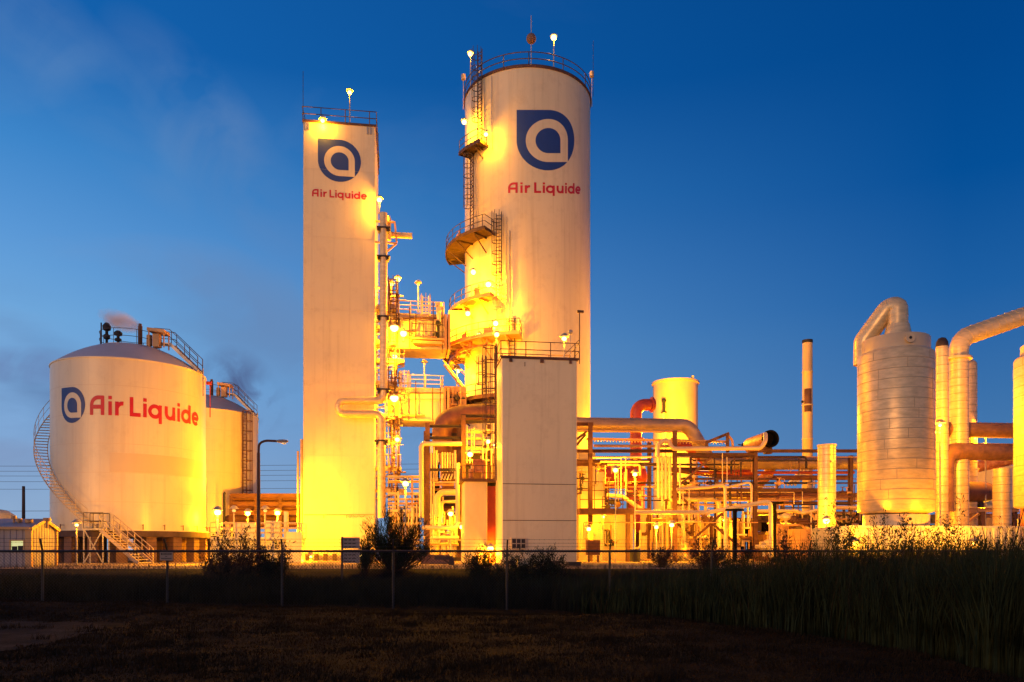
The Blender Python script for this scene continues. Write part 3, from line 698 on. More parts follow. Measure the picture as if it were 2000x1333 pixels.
# mast with ball
q = TC.p(2, ztp + .03, 0); b = MB(); b.tube([q, q + Zv * 4.2], .035, 6); mo = b.build('mast', 'galvanised', TT, True)
b = MB(); b.sphere(q + Zv * 2.25, .42, 16); b.build('mast_ball', 'concrete', mo, True)
def cyl_platform(deg0, deg1, z, wd, m='rust_steel', label=None, brackets=4, rm='rail_paint', h=1.07, under=.18, endcap=True):
    b = MB(); n = max(3, int(abs(deg1 - deg0) / 5)); ri_, ro = 5.78, 5.76 + wd
    b.lathe(TC.c, [(ri_, z - .04), (ro, z - .04), (ro, z + .04), (ri_, z + .04), (ri_, z - .04)], n, deg0, deg1)
    b.lathe(TC.c, [(ro, z - under), (ro + .05, z - under), (ro + .05, z + .12), (ro, z + .12), (ro, z - under)], n, deg0, deg1)
    for a in (deg0, deg1): b.beam(TC.p(a, z - .06, .02), TC.p(a, z - .06, wd), .06, .2)
    o = b.build('platform', m, TT, True)
    for k in range(brackets):
        a = deg0 + (deg1 - deg0) * (k + .5) / brackets; c = MB(); c.beam(TC.p(a, z - .12, .02), TC.p(a, z - .12, wd), .09, .14); c.beam(TC.p(a, z - wd * .8, .02), TC.p(a, z - .16, wd * .92), .08); c.build('bracket', m, o)
    pts = [TC.p(deg0 + (deg1 - deg0) * i / n, z + .04, wd - .03) for i in range(n + 1)]
    if endcap: pts = pts + [TC.p(deg1, z + .04, .25)]
    railing_mesh(pts, h, .032, 1.35).build('railing', rm, o, True)
    return o
zP = lambda py, D: zat(py, D)
cyl_platform(-62, -37, zP(290, 67.8), 1.15, 'wood', brackets=2)
cyl_platform(-104, -30, zP(461, 67.3), 1.75, 'wood')
cyl_platform(-108, -27, zP(588, 67.5), 1.45, 'shed_trim')
cyl_platform(-112, -6, zP(660, 66.0), 2.1, 'shed_trim', brackets=6)
cyl_platform(-100, -20, zP(778, 66.6), 1.7, 'rust_steel', brackets=5)
cyl_platform(-75, -5, zP(800, 66.5), 1.2, 'dark_steel', brackets=3)
for px_, y0, y1, m_ in ((942, 288, 108, 'rail_paint'), (927, 455, 312, 'rail_paint'), (977, 588, 426, 'rail_paint'), (1001, 704, 632, 'rail_paint'), (950, 800, 706, 'rail_paint'), (978, 655, 560, 'white_pipe')):
    a, t = TC.at_px(px_); add_ladder(TT, TC.p(a, 0, .28), TC.out(a), zP(y0, t), zP(y1, t) + .3, m_)
for px_, y0, y1, r_ in ((962, 150, 292, .03), (996, 452, 700, .05), (990, 425, 600, .03), (934, 300, 460, .03)):
    a, t = TC.at_px(px_); b = MB(); b.tube([TC.p(a, zP(y0, t), .14), TC.p(a, zP(y1, t), .14)], r_, 6); b.build('conduit', 'galvanised', TT, True)
# lettering and emblem
aa0, t0_ = TC.at_px(1009); aa1, t1_ = TC.at_px(1121.5); se0_, se1_ = R_(aa0) * 5.76, R_(aa1) * 5.76
zt2, zb2 = zat(223, (t0_ + t1_) / 2), zat(340, (t0_ + t1_) / 2)
def fT(s, h, off):
    q = TC.p((se0_ + (s + .5) * (se1_ - se0_)) / 5.76 * 57.2958, (zt2 + zb2) / 2 + h * (zt2 - zb2), off)
    k = TC.p((se0_ + .5 * (se1_ - se0_)) / 5.76 * 57.2958, 0, off).y; q.z = EYE + (q.z - EYE) * (q.y / k); return q
emblem(fT, 0, 0, 1.0, TT)
aa0, t0_ = TC.at_px(992.5); aa1, _ = TC.at_px(1133.5); s0_, s1_ = R_(aa0) * 5.76, R_(aa1) * 5.76
def fT2(s, h, off):
    q = TC.p(s / 5.76 * 57.2958, h, off); q.z = EYE + (q.z - EYE) * (1 + (q.y / t0_ - 1) * .9); return q
sc2 = zat(357, t0_) - zat(377.5, t0_)
lettering(fT2, s0_, zat(377.5, t0_), sc2, TT, sx=(s1_ - s0_) / 7.36 / sc2)
# equipment boxes on the platforms
for a, z, sx_ in ((-40, zP(588, 67.5), .35), (-66, zP(461, 67.3), .3), (-30, zP(660, 66), .5), (-55, zP(660, 66), .4), (-75, zP(778, 66.6), .4)):
    b = MB(); q = TC.p(a, z + .5, .9); b.box(q, TC.out(a) * .2, TC.out(a + 90) * sx_, Zv * .42); b.tube([q - Zv * .45, q + Zv * .7], .09, 8); b.build('instrument_box', 'shed_trim', TT)
# pipes slung beneath the big curved platform
for k, (aa, bb, dz, rr_, m_) in enumerate(((-95, -45, -.5, .16, 'rusty_shell'), (-100, -60, -.85, .22, 'shed_trim'), (-70, -30, -.62, .10, 'rusty_shell'))):
    zz_ = zP(660, 66) + dz; pts = [TC.p(aa + (bb - aa) * i / 8, zz_, 1.3) for i in range(9)] + [TC.p(bb, zz_ + .5, 1.3)]; b = MB(); b.tube(fillet(pts, .3), rr_, 10); b.build('slung_pipe', m_, TT, True)
for a in (-93, -80): b = MB(); b.beam(TC.p(a, zP(745, 68), .05), TC.p(a, zP(690, 68), 2.0), .16); b.build('diagonal_strut', 'white_pipe', TT)

# ============================================================ CROSSOVER BOXES between the towers
def crossover(label, px0, px1, yt, yb, D, dep, valves=True):
    A = pl(px0, yt, D); B = pl(px1, yb, D); wz = (A.z - B.z) / 2; wu = (Vector((B.x - A.x, B.y - A.y, 0))).length / 2
    t = thing('crossover_duct', (A + B) / 2 + V_ * dep / 2 - Zv * wz, label, 'duct', 'box ducts joining the two towers')
    c = Vector(((A.x + B.x) / 2, (A.y + B.y) / 2, (A.z + B.z) / 2)) + V_ * dep / 2
    b = MB(); b.box(c, U_ * wu, V_ * dep / 2, Zv * wz); b.build('casing', 'white_paint', t)
    b = MB(); b.box(c - Zv * (wz + .09) , U_ * (wu + .05), V_ * (dep / 2 + .12), Zv * .09); b.build('bottom_flange', 'white_pipe', t)
    b = MB(); b.box(c + Zv * (wz + .04), U_ * (wu + .05), V_ * (dep / 2 + .08), Zv * .04); b.build('top_flange', 'white_pipe', t)
    b = MB(); b.box(c + U_ * (wu + .1), U_ * .1, V_ * (dep / 2 + .1), Zv * (wz + .12)); b.box(c + U_ * (wu + .4), U_ * .1, V_ * (dep / 2 + .1), Zv * (wz + .12)); b.build('end_collar', 'shed_trim', t)
    tp = c + Zv * (wz + .08); f = -V_ * (dep / 2 - .05)
    railing_mesh([tp - U_ * wu * .72 + f, tp + U_ * wu + f, tp + U_ * wu - f], 1.07, .04, 1.25, mids=2, toe=False).build('railing', 'white_pipe', t, True)
    return t, c, wu, wz
X1, c1, wu1, wz1 = crossover('upper yellow-lit box duct with a balcony on its front, joining the two towers', 757, 868, 613, 680, 66.3, 3)
b = MB(); q = pl(835, 668, 66.3); b.box(q - V_ * .5, U_ * 1.35, V_ * .5, Zv * .07); b.box(q - V_ * .5 - Zv * .25, U_ * 1.2, V_ * .35, Zv * .12); bl = b.build('balcony', 'shed_trim', X1)
railing_mesh([q - U_ * 1.3 - V_ * .02, q - U_ * 1.3 - V_ * .97, q + U_ * 1.3 - V_ * .97], 1.2, .03, .95).build('railing', 'rail_paint', bl, True)
add_ladder(X1, pl(831, 613, 66.3) * 1 - V_ * .2 - Zv * 0, -V_, q.z, pl(831, 580, 66.3).z, 'white_pipe')
b = MB(); q = pl(857, 611, 66); b.tube([q - Zv * .9, q + Zv * .7], .2, 10); b.tube([q + Zv * .5, q + Zv * .8], .3, 10); b.tube([q + Zv * .2 - V_ * .4, q + Zv * .2 + V_ * .2], .24, 10); b.build('valve_actuator', 'white_pipe', X1, True)
b = MB(); q = pl(856, 632, 65.9); b.sphere(q, .26, 10); b.tube([q - Zv * 1.3, q], .12, 8); b.sphere(q - Zv * .9 - U_ * .2, .2, 8); b.build('control_valve', 'black', X1, True)
prism(pl(876, 600, 69.8) - Zv * pl(876, 600, 69.8).z, 2.6, 2.6, pl(876, 684, 69.8).z, pl(876, 606, 69.8).z, 'inner_casing', 'white_paint', X1)
for px0_, px1_, py_, r_, m_ in ((760, 866, 622, .07, 'rust_steel'), (760, 866, 628, .05, 'white_pipe'), (790, 866, 659, .10, 'shed_trim'), (760, 812, 648, .06, 'rust_steel')):
    b = MB(); b.tube([pl(px0_, py_, 66.05), pl(px1_, py_, 66.05)], r_, 7); b.build('front_pipe', m_, X1, True)
for px_, y0_, y1_ in ((800, 600, 680), (812, 613, 660), (846, 590, 668), (864, 600, 690)):
    b = MB(); b.tube([pl(px_, y0_, 66.0), pl(px_, y1_, 66.0)], .05, 7); b.build('front_riser', 'rust_steel', X1, True)
X2, c2, wu2, wz2 = crossover('lower yellow-lit box duct joining the two towers under the open sky gap', 757, 866, 758, 820, 66.3, 3)
for px0_, px1_, py_, r_, m_ in ((760, 866, 768, .05, 'rust_steel'), (760, 830, 812, .09, 'shed_trim'), (800, 866, 780, .05, 'white_pipe')):
    b = MB(); b.tube([pl(px0_, py_, 66.05), pl(px1_, py_, 66.05)], r_, 7); b.build('front_pipe', m_, X2, True)
for px_, y0_, y1_ in ((812, 745, 818), (845, 757, 822), (860, 757, 822)):
    b = MB(); b.tube([pl(px_, y0_, 66.0), pl(px_, y1_, 66.0)], .04, 7); b.build('front_riser', 'rust_steel', X2, True)
add_ladder(X2, pl(790, 758, 66.3) - V_ * .2 - Zv * 0, -V_, pl(790, 822, 66.3).z, pl(790, 728, 66.3).z, 'white_pipe')
b = MB(); prm = pl(870, 757, 67.2); b.box(pl(888, 786, 67.8), U_ * .95, V_ * .8, Zv * 1.2); b.build('inner_casing', 'shed_trim', X2)
for px_, py_, r_ in ((873, 776, .22), (884, 768, .16), (893, 778, .26), (880, 790, .18), (900, 768, .14)):
    b = MB(); q = pl(px_, py_, 66.6); b.sphere(q, r_, 10); b.tube([q - Zv * .9, q + Zv * .5], .07, 6); b.tube([q, q + U_ * .7], .06, 6); b.build('valve', 'dark_steel' if px_ in (873, 893) else 'shed_trim', X2, True)
b = MB(); qa = pl(829, 612, 66.4)

# ============================================================ FRONT SQUARE BOX
DB = 48.1; O2, w2, z2 = rect_tower(980, 1127, DB, 700, 3)
TF = thing('front_cold_box', O2 + U_ * w2 / 2 + V_ * 1.5 + Zv * GZ, 'plain pinkish white square block in front of the round tower, railed roof', 'building')
prism(O2, w2, 3.0, GZ, z2, 'wall', 'white_paint', TF, .05)
b = MB()
for py_ in (946, 1017): b.box(O2 + U_ * w2 / 2 - V_ * .003 + Zv * pl(1050, py_, DB).z, U_ * (w2 / 2 - .05), V_ * .012, Zv * .018)
b.build('panel_seam', 'rust_steel', TF)
b = MB(); b.box(O2 + U_ * w2 / 2 + V_ * 1.5 + Zv * (z2 + .03), U_ * (w2 / 2 + .05), V_ * 1.55, Zv * .035); b.build('roof_edge', 'rust_steel', TF)
railing_mesh([O2 + U_ * x + V_ * y + Zv * (z2 + .06) for x, y in ((-.1, 3), (-.1, -.06), (w2 + .12, -.06), (w2 + .12, 3), (-.1, 3))], 1.0, .03, 1.55).build('roof_railing', 'rust_steel', TF, True)
q = O2 + U_ * (w2 + .14) - V_ * .06 + Zv * (z2 - .2); b = MB(); b.tube([q, q + Zv * 3.2], .035, 6); b.box(q + Zv * 3.25 + U_ * .06, U_ * .2, V_ * .07, Zv * .07); b.beam(q + Zv * 1.5, q + Zv * .6 - U_ * .9, .04); b.build('camera_mast', 'rust_steel', TF, True)
q = O2 + U_ * (w2 - .25) + V_ * .8 + Zv * (z2 + .05); b = MB(); b.tube([q, q + Zv * 1.9], .025, 6); b.sphere(q + Zv * 1.95, .16, 10); b.build('detector', 'galvanised', TF, True)
for x, s in ((.55, .09), (2.5, .11), (4.3, .07)): b = MB(); b.box(O2 + U_ * x - V_ * .06 + Zv * (z2 - .12), U_ * s, V_ * .06, Zv * .09); b.build('rail_bracket', 'rust_steel', TF)
# air-conditioning unit low on the wall
q0 = pl(998, 1051, DB); q1 = pl(1026, 1073, DB); cc = (q0 + q1) / 2; hu = (q1 - q0).dot(U_) / 2; hz = (q0.z - q1.z) / 2
b = MB(); b.box(cc - V_ * .12, U_ * hu, V_ * .115, Zv * hz); au = b.build('wall_air_unit', 'white_pipe', TF)
for i in range(3):
    for j in range(2):
        b = MB(); b.box(cc - V_ * .24 + U_ * hu * (-.64 + .64 * i) + Zv * hz * (-.45 + .9 * j), U_ * hu * .26, V_ * .01, Zv * hz * .36); b.build('grille', 'dark_steel', au)
# step-like ladder up the left side
add_ladder(TF, O2 + V_ * 1.1 - U_ * .25, -U_, GZ + 5.2, z2 + 1.1, 'rust_steel')
b = MB(); b.box(O2 + U_ * .4 - V_ * .3 + Zv * (GZ + .1), U_ * .3, V_ * .2, Zv * .1); b.build('cable_box', 'dark_steel', TF)
q = pl(1010, 712, DB); b = MB(); b.tube([pl(1025, 708, DB, -.02), pl(1025, 716, DB, -.02)], .02, 5); b.build('drip_spout', 'rust_steel', TF)

# small kiosk to its left, rust door beside it
O3, w3, z3 = rect_tower(907, 952, 51.5, 941, 2.4)
K = thing('equipment_kiosk', O3 + U_ * w3 / 2 + Zv * GZ, 'small pale kiosk with machinery on its railed roof, left of the pinkish block', 'kiosk')
prism(O3, w3, 2.4, GZ, z3, 'wall', 'cream_paint', K)
b = MB(); b.box(O3 + U_ * (w3 / 2 + .3) + V_ * 1.2 + Zv * (z3 + .05), U_ * (w3 / 2 + .5), V_ * 1.35, Zv * .05); b.build('roof', 'rust_steel', K)
railing_mesh([O3 + U_ * x + V_ * y + Zv * (z3 + .1) for x, y in ((-.15, 2.4), (-.15, -.1), (w3 + .75, -.1))], .95, .028, .55).build('roof_railing', 'rust_steel', K, True)
b = MB(); b.box(O3 + U_ * .95 + V_ * 1 + Zv * (z3 + 1.15), U_ * .32, V_ * .3, Zv * .42); b.tube([O3 + U_ * .5 + V_ * .8 + Zv * z3, O3 + U_ * .5 + V_ * .8 + Zv * (z3 + .9)], .15, 8); b.tube([O3 + U_ * 1.35 + V_ * .8 + Zv * z3, O3 + U_ * 1.35 + V_ * .8 + Zv * (z3 + 1.5)], .1, 8); b.build('roof_machine', 'rusty_shell', K, True)
b = MB(); qd = pl(960, 1003, 52.4); b.box(Vector((qd.x, qd.y, (pl(960, 950, 52.4).z + GZ) / 2)), U_ * .27, V_ * .05, Zv * ((pl(960, 950, 52.4).z - GZ) / 2)); b.build('rust_door', 'red_pipe', K)
b = MB(); b.box(Vector((qd.x, qd.y, pl(960, 947, 52.4).z)) - V_ * .07, U_ * .27, V_ * .03, Zv * .1); b.build('door_gap_shade', 'black', K)  # dark strip standing in for the shaded gap above the door

# ============================================================ STEEL FRAME, LEFT OF THE BLOCK
FR = thing('piping_structure', plz(870, 56.5), 'rusty steel frame packed with pale vertical pipes, left of the block', 'pipe rack', 'steel pipe racks')
def vseg(px, y0, y1, D, dv=0): return (pl(px, y0, D, dv), pl(px, y1, D, dv))
def hseg(x0, x1, y, D, dv=0): return (pl(x0, y, D, dv), pl(x1, y, D, dv))
def col(px, y0, D, dv=0): a = pl(px, y0, D, dv); return (a, Vector((a.x, a.y, GZ)))
bars(FR, 'column', [col(835, 826, 56), col(905, 812, 56), col(835, 826, 56, 4), col(905, 812, 56, 4), col(966, 812, 56, 4)], .32, 'rust_steel', I=True)
bars(FR, 'beam', [hseg(835, 905, 833, 56), hseg(835, 905, 856, 56), hseg(900, 968, 813, 56), hseg(900, 968, 823, 56, .2), hseg(835, 905, 918, 56), hseg(835, 905, 833, 56, 4), hseg(905, 968, 846, 56, 3), hseg(838, 905, 1000, 56, 3.5), hseg(905, 968, 862, 56, 3)], .2, 'dark_steel', I=True)
def fpipe(parent, name, pts, r, m, bend=None, seam=0, n=10): return pipe_mesh(pts, r, bend, seam, n).build(name, m, parent, True)
fpipe(FR, 'white_header', [pl(823, 1012, 55.5), pl(823, 867, 55.5), pl(902, 867, 55.5)], .17, 'white_pipe', .3)
fpipe(FR, 'white_return', [pl(894, 905, 55), pl(894, 1031, 55), pl(824, 1031, 55)], .15, 'white_pipe', .4)
fpipe(FR, 'arched_pipe', [pl(854, 1010, 57.5), pl(854, 962, 57.5), pl(890, 962, 57.5)], .22, 'cream_paint', .5)
fpipe(FR, 'arched_pipe', [pl(862, 1010, 58), pl(862, 980, 58), pl(890, 980, 58)], .12, 'cream_paint', .3)
for x, y0, y1, r, m in ((842, 872, 1025, .06, 'white_pipe'), (847, 874, 1030, .07, 'white_pipe'), (852, 880, 940, .1, 'white_pipe'), (864, 884, 922, .07, 'cream_paint'), (869, 884, 922, .05, 'white_pipe'), (874, 884, 922, .06, 'cream_paint'), (879, 884, 922, .06, 'white_pipe'), (884, 886, 922, .05, 'cream_paint'), (889, 880, 935, .09, 'white_pipe'), (912, 832, 905, .05, 'white_pipe'), (921, 838, 880, .05, 'white_pipe'), (926, 836, 880, .05, 'cream_paint'), (943, 842, 935, .06, 'white_pipe'), (950, 830, 935, .05, 'white_pipe'), (960, 836, 940, .06, 'white_pipe')):
    fpipe(FR, 'riser', vseg(x, y0, y1, 56.8), r, m, n=8)
for x0, x1, y, dv, r, m in ((862, 892, 884, 1, .07, 'cream_paint'), (838, 892, 932, 2, .12, 'rust_steel'), (838, 892, 941, 2.5, .1, 'shed_trim'), (838, 900, 950, 3, .1, 'rust_steel'), (848, 892, 940, 1, .06, 'white_pipe'), (905, 962, 836, 1.6, .16, 'cream_paint'), (905, 962, 850, 1.6, .12, 'cream_paint'), (905, 964, 870, 1.6, .15, 'cream_paint'), (905, 940, 880, 1, .06, 'white_pipe'), (828, 900, 1050, 2, .12, 'cream_paint'), (828, 900, 1062, 3, .1, 'shed_trim'), (905, 962, 893, 2, .08, 'white_pipe')):
    fpipe(FR, 'cross_pipe', hseg(x0, x1, y, 56, dv), r, m, n=8)
b = MB()
for i, x in enumerate((866, 872, 878, 884)): a_, c_ = pl(x, 926, 56.8), pl(x - 5, 938, 56.8); b.tube([a_, c_], .06, 6)
b.build('offset_bends', 'cream_paint', FR, True)
# red-brown duct that runs out of the tower foot and turns down
du_ = pipe('rust_red_duct', 'wide rust-red duct slanting down left from the foot of the round tower', [pl(985, 803, 61), pl(900, 811, 60.5), pl(862, 823, 59.5), pl(864, 880, 60.5)], .74, 'brown_pipe', bend=1.0, n=24, cat='duct', flanges=())
pipe('rust_red_duct_stub', 'short rust-red duct end showing between the beams under the wide slanting duct', [pl(888, 838, 61.5), pl(888, 852, 61.5), pl(888, 905, 61.5)], .5, 'brown_pipe', n=16, cat='duct')
# generic process block behind the frame (casing with pumps), gives the depth its bulk
SK = thing('pump_skid', plz(868, 60.5), 'yellow-lit pump skid of tanks and small pipes inside the steel frame', 'pump skid')
b = MB(); c = plz(868, 61); b.box(c + Zv * .15, U_ * 1.6, V_ * 1.2, Zv * .15); b.build('skid_base', 'dark_steel', SK)
for x, r, h in ((848, .42, 2.2), (868, .3, 1.6), (886, .35, 2.6)):
    b = MB(); c = plz(x, 60.6, GZ + .3); b.lathe(c, [(.01, 0), (r, 0), (r, h), (r * .7, h + r * .4), (.01, h + r * .55)], 16); b.build('pressure_vessel', 'cream_paint', SK, True)
for i in range(26):
    x = rnd.uniform(842, 895); y0 = rnd.uniform(985, 1050); y1 = y0 + rnd.uniform(15, 50); fpipe(SK, 'small_pipe', [pl(x, y0, 59.5), pl(x, min(y1, 1095), 59.5), pl(x + rnd.choice((-12, 12)), min(y1, 1095), 59.5)], rnd.uniform(.05, .09), rnd.choice(('cream_paint', 'shed_trim', 'white_pipe')), n=8)

# low catwalk and pipes between square tower and frame (y 930-1000)
LO = thing('low_pipe_bridge', plz(790, 62), 'low pale pipe bridge between square tower and steel frame', 'pipe rack', 'steel pipe racks')
bars(LO, 'column', [col(805, 932, 62), col(772, 932, 62, 2)], .16, 'shed_trim')
bars(LO, 'beam', [hseg(757, 822, 932, 62), hseg(757, 822, 965, 62), hseg(757, 800, 998, 61)], .22, 'cream_paint', I=True)
for y, r, m, dv in ((940, .1, 'shed_trim', .5), (975, .09, 'white_pipe', .4), (983, .09, 'shed_trim', .6), (990, .09, 'white_pipe', .8), (1006, .14, 'white_pipe', 0), (1022, .1, 'cream_paint', 1), (1040, .12, 'shed_trim', 1), (1060, .12, 'cream_paint', 1)):
    fpipe(LO, 'cross_pipe', hseg(757, 824, y, 62, dv), r, m, n=8)
rl2 = random.Random(5)
for i in range(40):
    x = rl2.uniform(758, 820); y = rl2.uniform(940, 1080); mm = rl2.choice(('shed_trim', 'rust_steel', 'white_pipe', 'dark_steel', 'cream_paint')); dv = rl2.uniform(0, 4)
    fpipe(LO, 'small_pipe', vseg(x, y, min(y + rl2.uniform(15, 50), 1096), 62, dv) if i % 2 else hseg(x, min(x + rl2.uniform(10, 40), 824), y, 62, dv), rl2.choice((.04, .06, .1)), mm, n=7)
for x, y0, y1, r in ((768, 985, 1040, .06), (778, 960, 1060, .07), (806, 992, 1070, .16), (814, 985, 1060, .07), (798, 1000, 1060, .05)): fpipe(LO, 'riser', vseg(x, y0, y1, 61.3), r, 'cream_paint', n=8)

# ============================================================ BIG PIPE RACK, RIGHT OF THE BLOCK
RK = thing('main_pipe_rack', plz(1318, 60), 'large rusty pipe rack right of the block, crossed bracing and stacked pipes', 'pipe rack', 'steel pipe racks')
bars(RK, 'column', [col(1153, 826, 56), col(1318, 842, 56), col(1475, 884, 57), col(1224, 1000, 56, -.3), col(1318, 842, 56, 6), col(1153, 826, 56, 6), col(1475, 884, 57, 6), col(1690, 884, 57, 2), col(1440, 890, 57, 4), col(1565, 960, 57, 3)], .28, 'rust_steel', I=True)
bars(RK, 'beam', [hseg(1127, 1318, 881, 56, .1), hseg(1318, 1475, 888, 56.5, .1), hseg(1475, 1690, 881, 57, .1), hseg(1127, 1318, 899, 56, 3), hseg(1318, 1475, 903, 56, 5), hseg(1322, 1600, 957, 56.5, .1), hseg(1322, 1560, 966, 57, 4), hseg(1475, 1700, 958, 57, 3), hseg(1127, 1318, 883, 56, 6), hseg(1480, 1690, 1000, 57, 2.5), hseg(1127, 1160, 828, 56, .2), hseg(1318, 1475, 1010, 57, 5)], .22, 'rust_steel', h=.24, I=True)
bars(RK, 'brace', [(pl(1321, 955, 56, .3), pl(1392, 893, 56, .3)), (pl(1322, 962, 56, .3), pl(1448, 1068, 56, .3)), (pl(1352, 1062, 56, .8), pl(1438, 985, 56, .8)), (pl(1350, 1020, 57, 3), pl(1402, 1064, 57, 3)), (pl(1384, 919, 57, 4), pl(1412, 955, 57, 4)), (pl(1350, 1050, 57, 4), pl(1420, 1000, 57, 4)), (pl(1322, 935, 57, 4), pl(1350, 915, 57, 4)), (pl(1127, 858, 56, .4), pl(1148, 842, 56, .4)), (pl(1127, 872, 56, 1), pl(1150, 845, 56, 1))], .16, 'rust_steel')
# roofed cable tray (slanted underside lines)
b = MB(); A = pl(1158, 850, 57, 2); B = pl(1440, 856, 57, 2); b.beam(A, B, .5, .12); n = 46
for i in range(n): p = A.lerp(B, (i + .5) / n) - Zv * .14; b.beam(p - U_ * .06 - V_ * .2, p + U_ * .1 + V_ * .2, .05, .1)
b.build('cable_tray', 'shed_trim', RK)
# walkway with railing at mid height
b = MB(); A, B = hseg(1127, 1262, 1000, 56, -.6); b.box((A + B) / 2 + V_ * .3, (B - A) / 2, V_ * .7, Zv * .2); wk = b.build('walkway', 'rust_steel', RK)
railing_mesh([A + Zv * .2 - V_ * .35, B + Zv * .2 - V_ * .35], 1.9, .03, 1.05, mids=2, toe=False).build('railing', 'rust_steel', wk, True)
# long pipes carried by the rack
def rp_(label, pts, r, m, bend=None, seam=0, n=14, name='pipe', cat='pipe', fl=()): return pipe(name, label, pts, r, m, bend, seam, n, cat, None, fl)
rp_('wide insulated pipe stepping down from the block and running right to the largest vessel', [pl(1120, 829, 60), pl(1345, 832, 60), pl(1388, 905, 60), pl(1680, 905, 60)], .54, 'old_cladding', 1.1, .32, 22, 'insulated_pipe')
rp_('thin orange pipe just beneath the wide insulated pipe', [pl(1127, 842, 58.8), pl(1330, 843, 58.8)], .1, 'shed_trim')
rp_('smooth white pipe with a left-end hump, lying on top of the rack beams', [pl(1284, 893, 55), pl(1284, 870, 55), pl(1303, 856, 55), pl(1313, 877, 55), pl(1486, 876, 55), pl(1495, 862, 55), pl(1495, 848, 55.6)], .16, 'white_pipe', .45)
rp_('thin red line running right below the wide pipe to the ribbed vessel', [pl(1360, 921, 59, 1), pl(1682, 921, 59, 1)], .12, 'red_pipe')
rp_('second thin red line hidden partly under the first', [pl(1322, 911, 59, 2), pl(1450, 929, 59, 2), pl(1682, 929, 59, 2)], .2, 'brown_pipe')
rp_('upper pale line crossing left of the red duct', [pl(1160, 871, 56.5), pl(1318, 872, 56.5)], .1, 'shed_trim')
rp_('bright yellow lit line under the dark top beam', [pl(1157, 894, 55.8), pl(1272, 893, 55.8)], .09, 'cream_paint')
rp_('thinner yellow lit line a hand lower than the bright one', [pl(1172, 902, 56.2), pl(1268, 902, 56.2)], .07, 'cream_paint')
rp_('long pale pipe rising to the right on two dark posts in front of the rack', [pl(1240, 1001, 53), pl(1385, 1001, 52), pl(1505, 979, 49), pl(1506, 1090, 49)], .14, 'cream_paint', .3)
rp_('tall square-bent pale pipe standing at the front of the braced bay', [pl(1322, 956, 54), pl(1385, 952, 53.6), pl(1416, 946, 53.5), pl(1418, 1085, 53.5)], .11, 'white_pipe', .3)
rp_('pale pipe dropping beside the third rack column', [pl(1420, 952, 55), pl(1468, 941, 55), pl(1468, 1000, 55), pl(1462, 1022, 55)], .08, 'white_pipe', .3)
rp_('thick yellow pipe turning down behind the cross brace', [pl(1330, 976, 59), pl(1404, 976, 59), pl(1404, 1085, 59)], .2, 'cream_paint', .5)
rp_('orange header behind the braces under the long dark beam', [pl(1322, 971, 61), pl(1600, 969, 61)], .28, 'old_cladding')
rp_('thin line crossing the whole braced bay at head height', [pl(1140, 1021, 55.2), pl(1480, 1021, 55.2)], .04, 'shed_trim')
for k, (x, y0, y1, r, lb) in enumerate(((1286, 893, 972, .12, 'leftmost'), (1293, 893, 975, .10, 'second'), (1300, 893, 975, .14, 'third'), (1308, 893, 978, .13, 'rightmost'))):
    rp_('%s of four close yellow risers left of the second rack column' % lb, [pl(x, y0, 57), pl(x, y1, 57)] + ([pl(x + 14, y1, 57)] if k == 3 else []), r, 'cream_paint', .4)
rp_('thin white conduit clipped along the second rack column', [pl(1328, 905, 55.5), pl(1328, 985, 55.5)], .07, 'white_pipe')
for k, (x, y0, y1, lb) in enumerate(((1213, 893, 968, 'left of the red vessel'), (1222, 895, 968, 'across the red vessel'), (1334, 955, 1010, 'inside the braced bay, left'), (1346, 955, 1020, 'inside the braced bay, right'), (1411, 885, 945, 'under the humped pipe, left'), (1420, 893, 948, 'under the humped pipe, right'), (1182, 910, 945, 'near the valve cluster'))):
    rp_('thin vertical pale conduit ' + lb, [pl(x, y0, 55.6), pl(x, y1, 55.6)], .035, 'white_pipe', n=6, name='conduit', cat='conduit')
RT = thing('rack_lines', plz(1400, 60), 'many thin rusty and pale lines strung along the upper levels of the large rack', 'piping')
rs_ = random.Random(31)
for i in range(46):
    lv = rs_.choice((893, 900, 908, 936, 944, 951, 962, 970, 978, 986)); x0 = rs_.uniform(1160, 1560); x1 = min(x0 + rs_.uniform(60, 260), 1688); D = rs_.uniform(57, 62.5); mm = rs_.choice(('rust_steel', 'shed_trim', 'white_pipe', 'brown_pipe', 'dark_steel', 'rust_steel'))
    pts = [pl(x0, lv, D), pl(x1, lv, D)]
    if rs_.random() < .55: pts = [pl(x0, lv + rs_.uniform(12, 60), D)] + pts
    if rs_.random() < .4: pts = pts + [pl(x1, lv + rs_.uniform(10, 40), D)]
    fpipe(RT, 'line', pts, rs_.choice((.035, .05, .07, .09)), mm, n=7)
for i in range(26):
    x = rs_.uniform(1165, 1680); y0 = rs_.uniform(890, 950); D = rs_.uniform(56.5, 62); fpipe(RT, 'hanger', [pl(x, y0, D), pl(x, y0 + rs_.uniform(25, 90), D)], rs_.choice((.025, .04, .06)), rs_.choice(('rust_steel', 'dark_steel', 'white_pipe')), n=6)
for i in range(16):
    x = rs_.uniform(1170, 1670); y = rs_.choice((893, 908, 944, 962, 978)); D = rs_.uniform(56.5, 59); b = MB(); q = pl(x, y, D); b.sphere(q, rs_.uniform(.12, .2), 8); b.tube([q - U_ * .35, q + U_ * .35], .09, 8); b.tube([q, q + Zv * .4], .04, 6); b.tube([q + Zv * .38, q + Zv * .42], .17, 10); b.build('line_valve', rs_.choice(('rust_steel', 'dark_steel', 'shed_trim')), RT, True)
RP = thing('rack_piping', plz(1300, 62), 'dense yellow lit piping and vessels filling the lower bays of the large rack', 'piping')
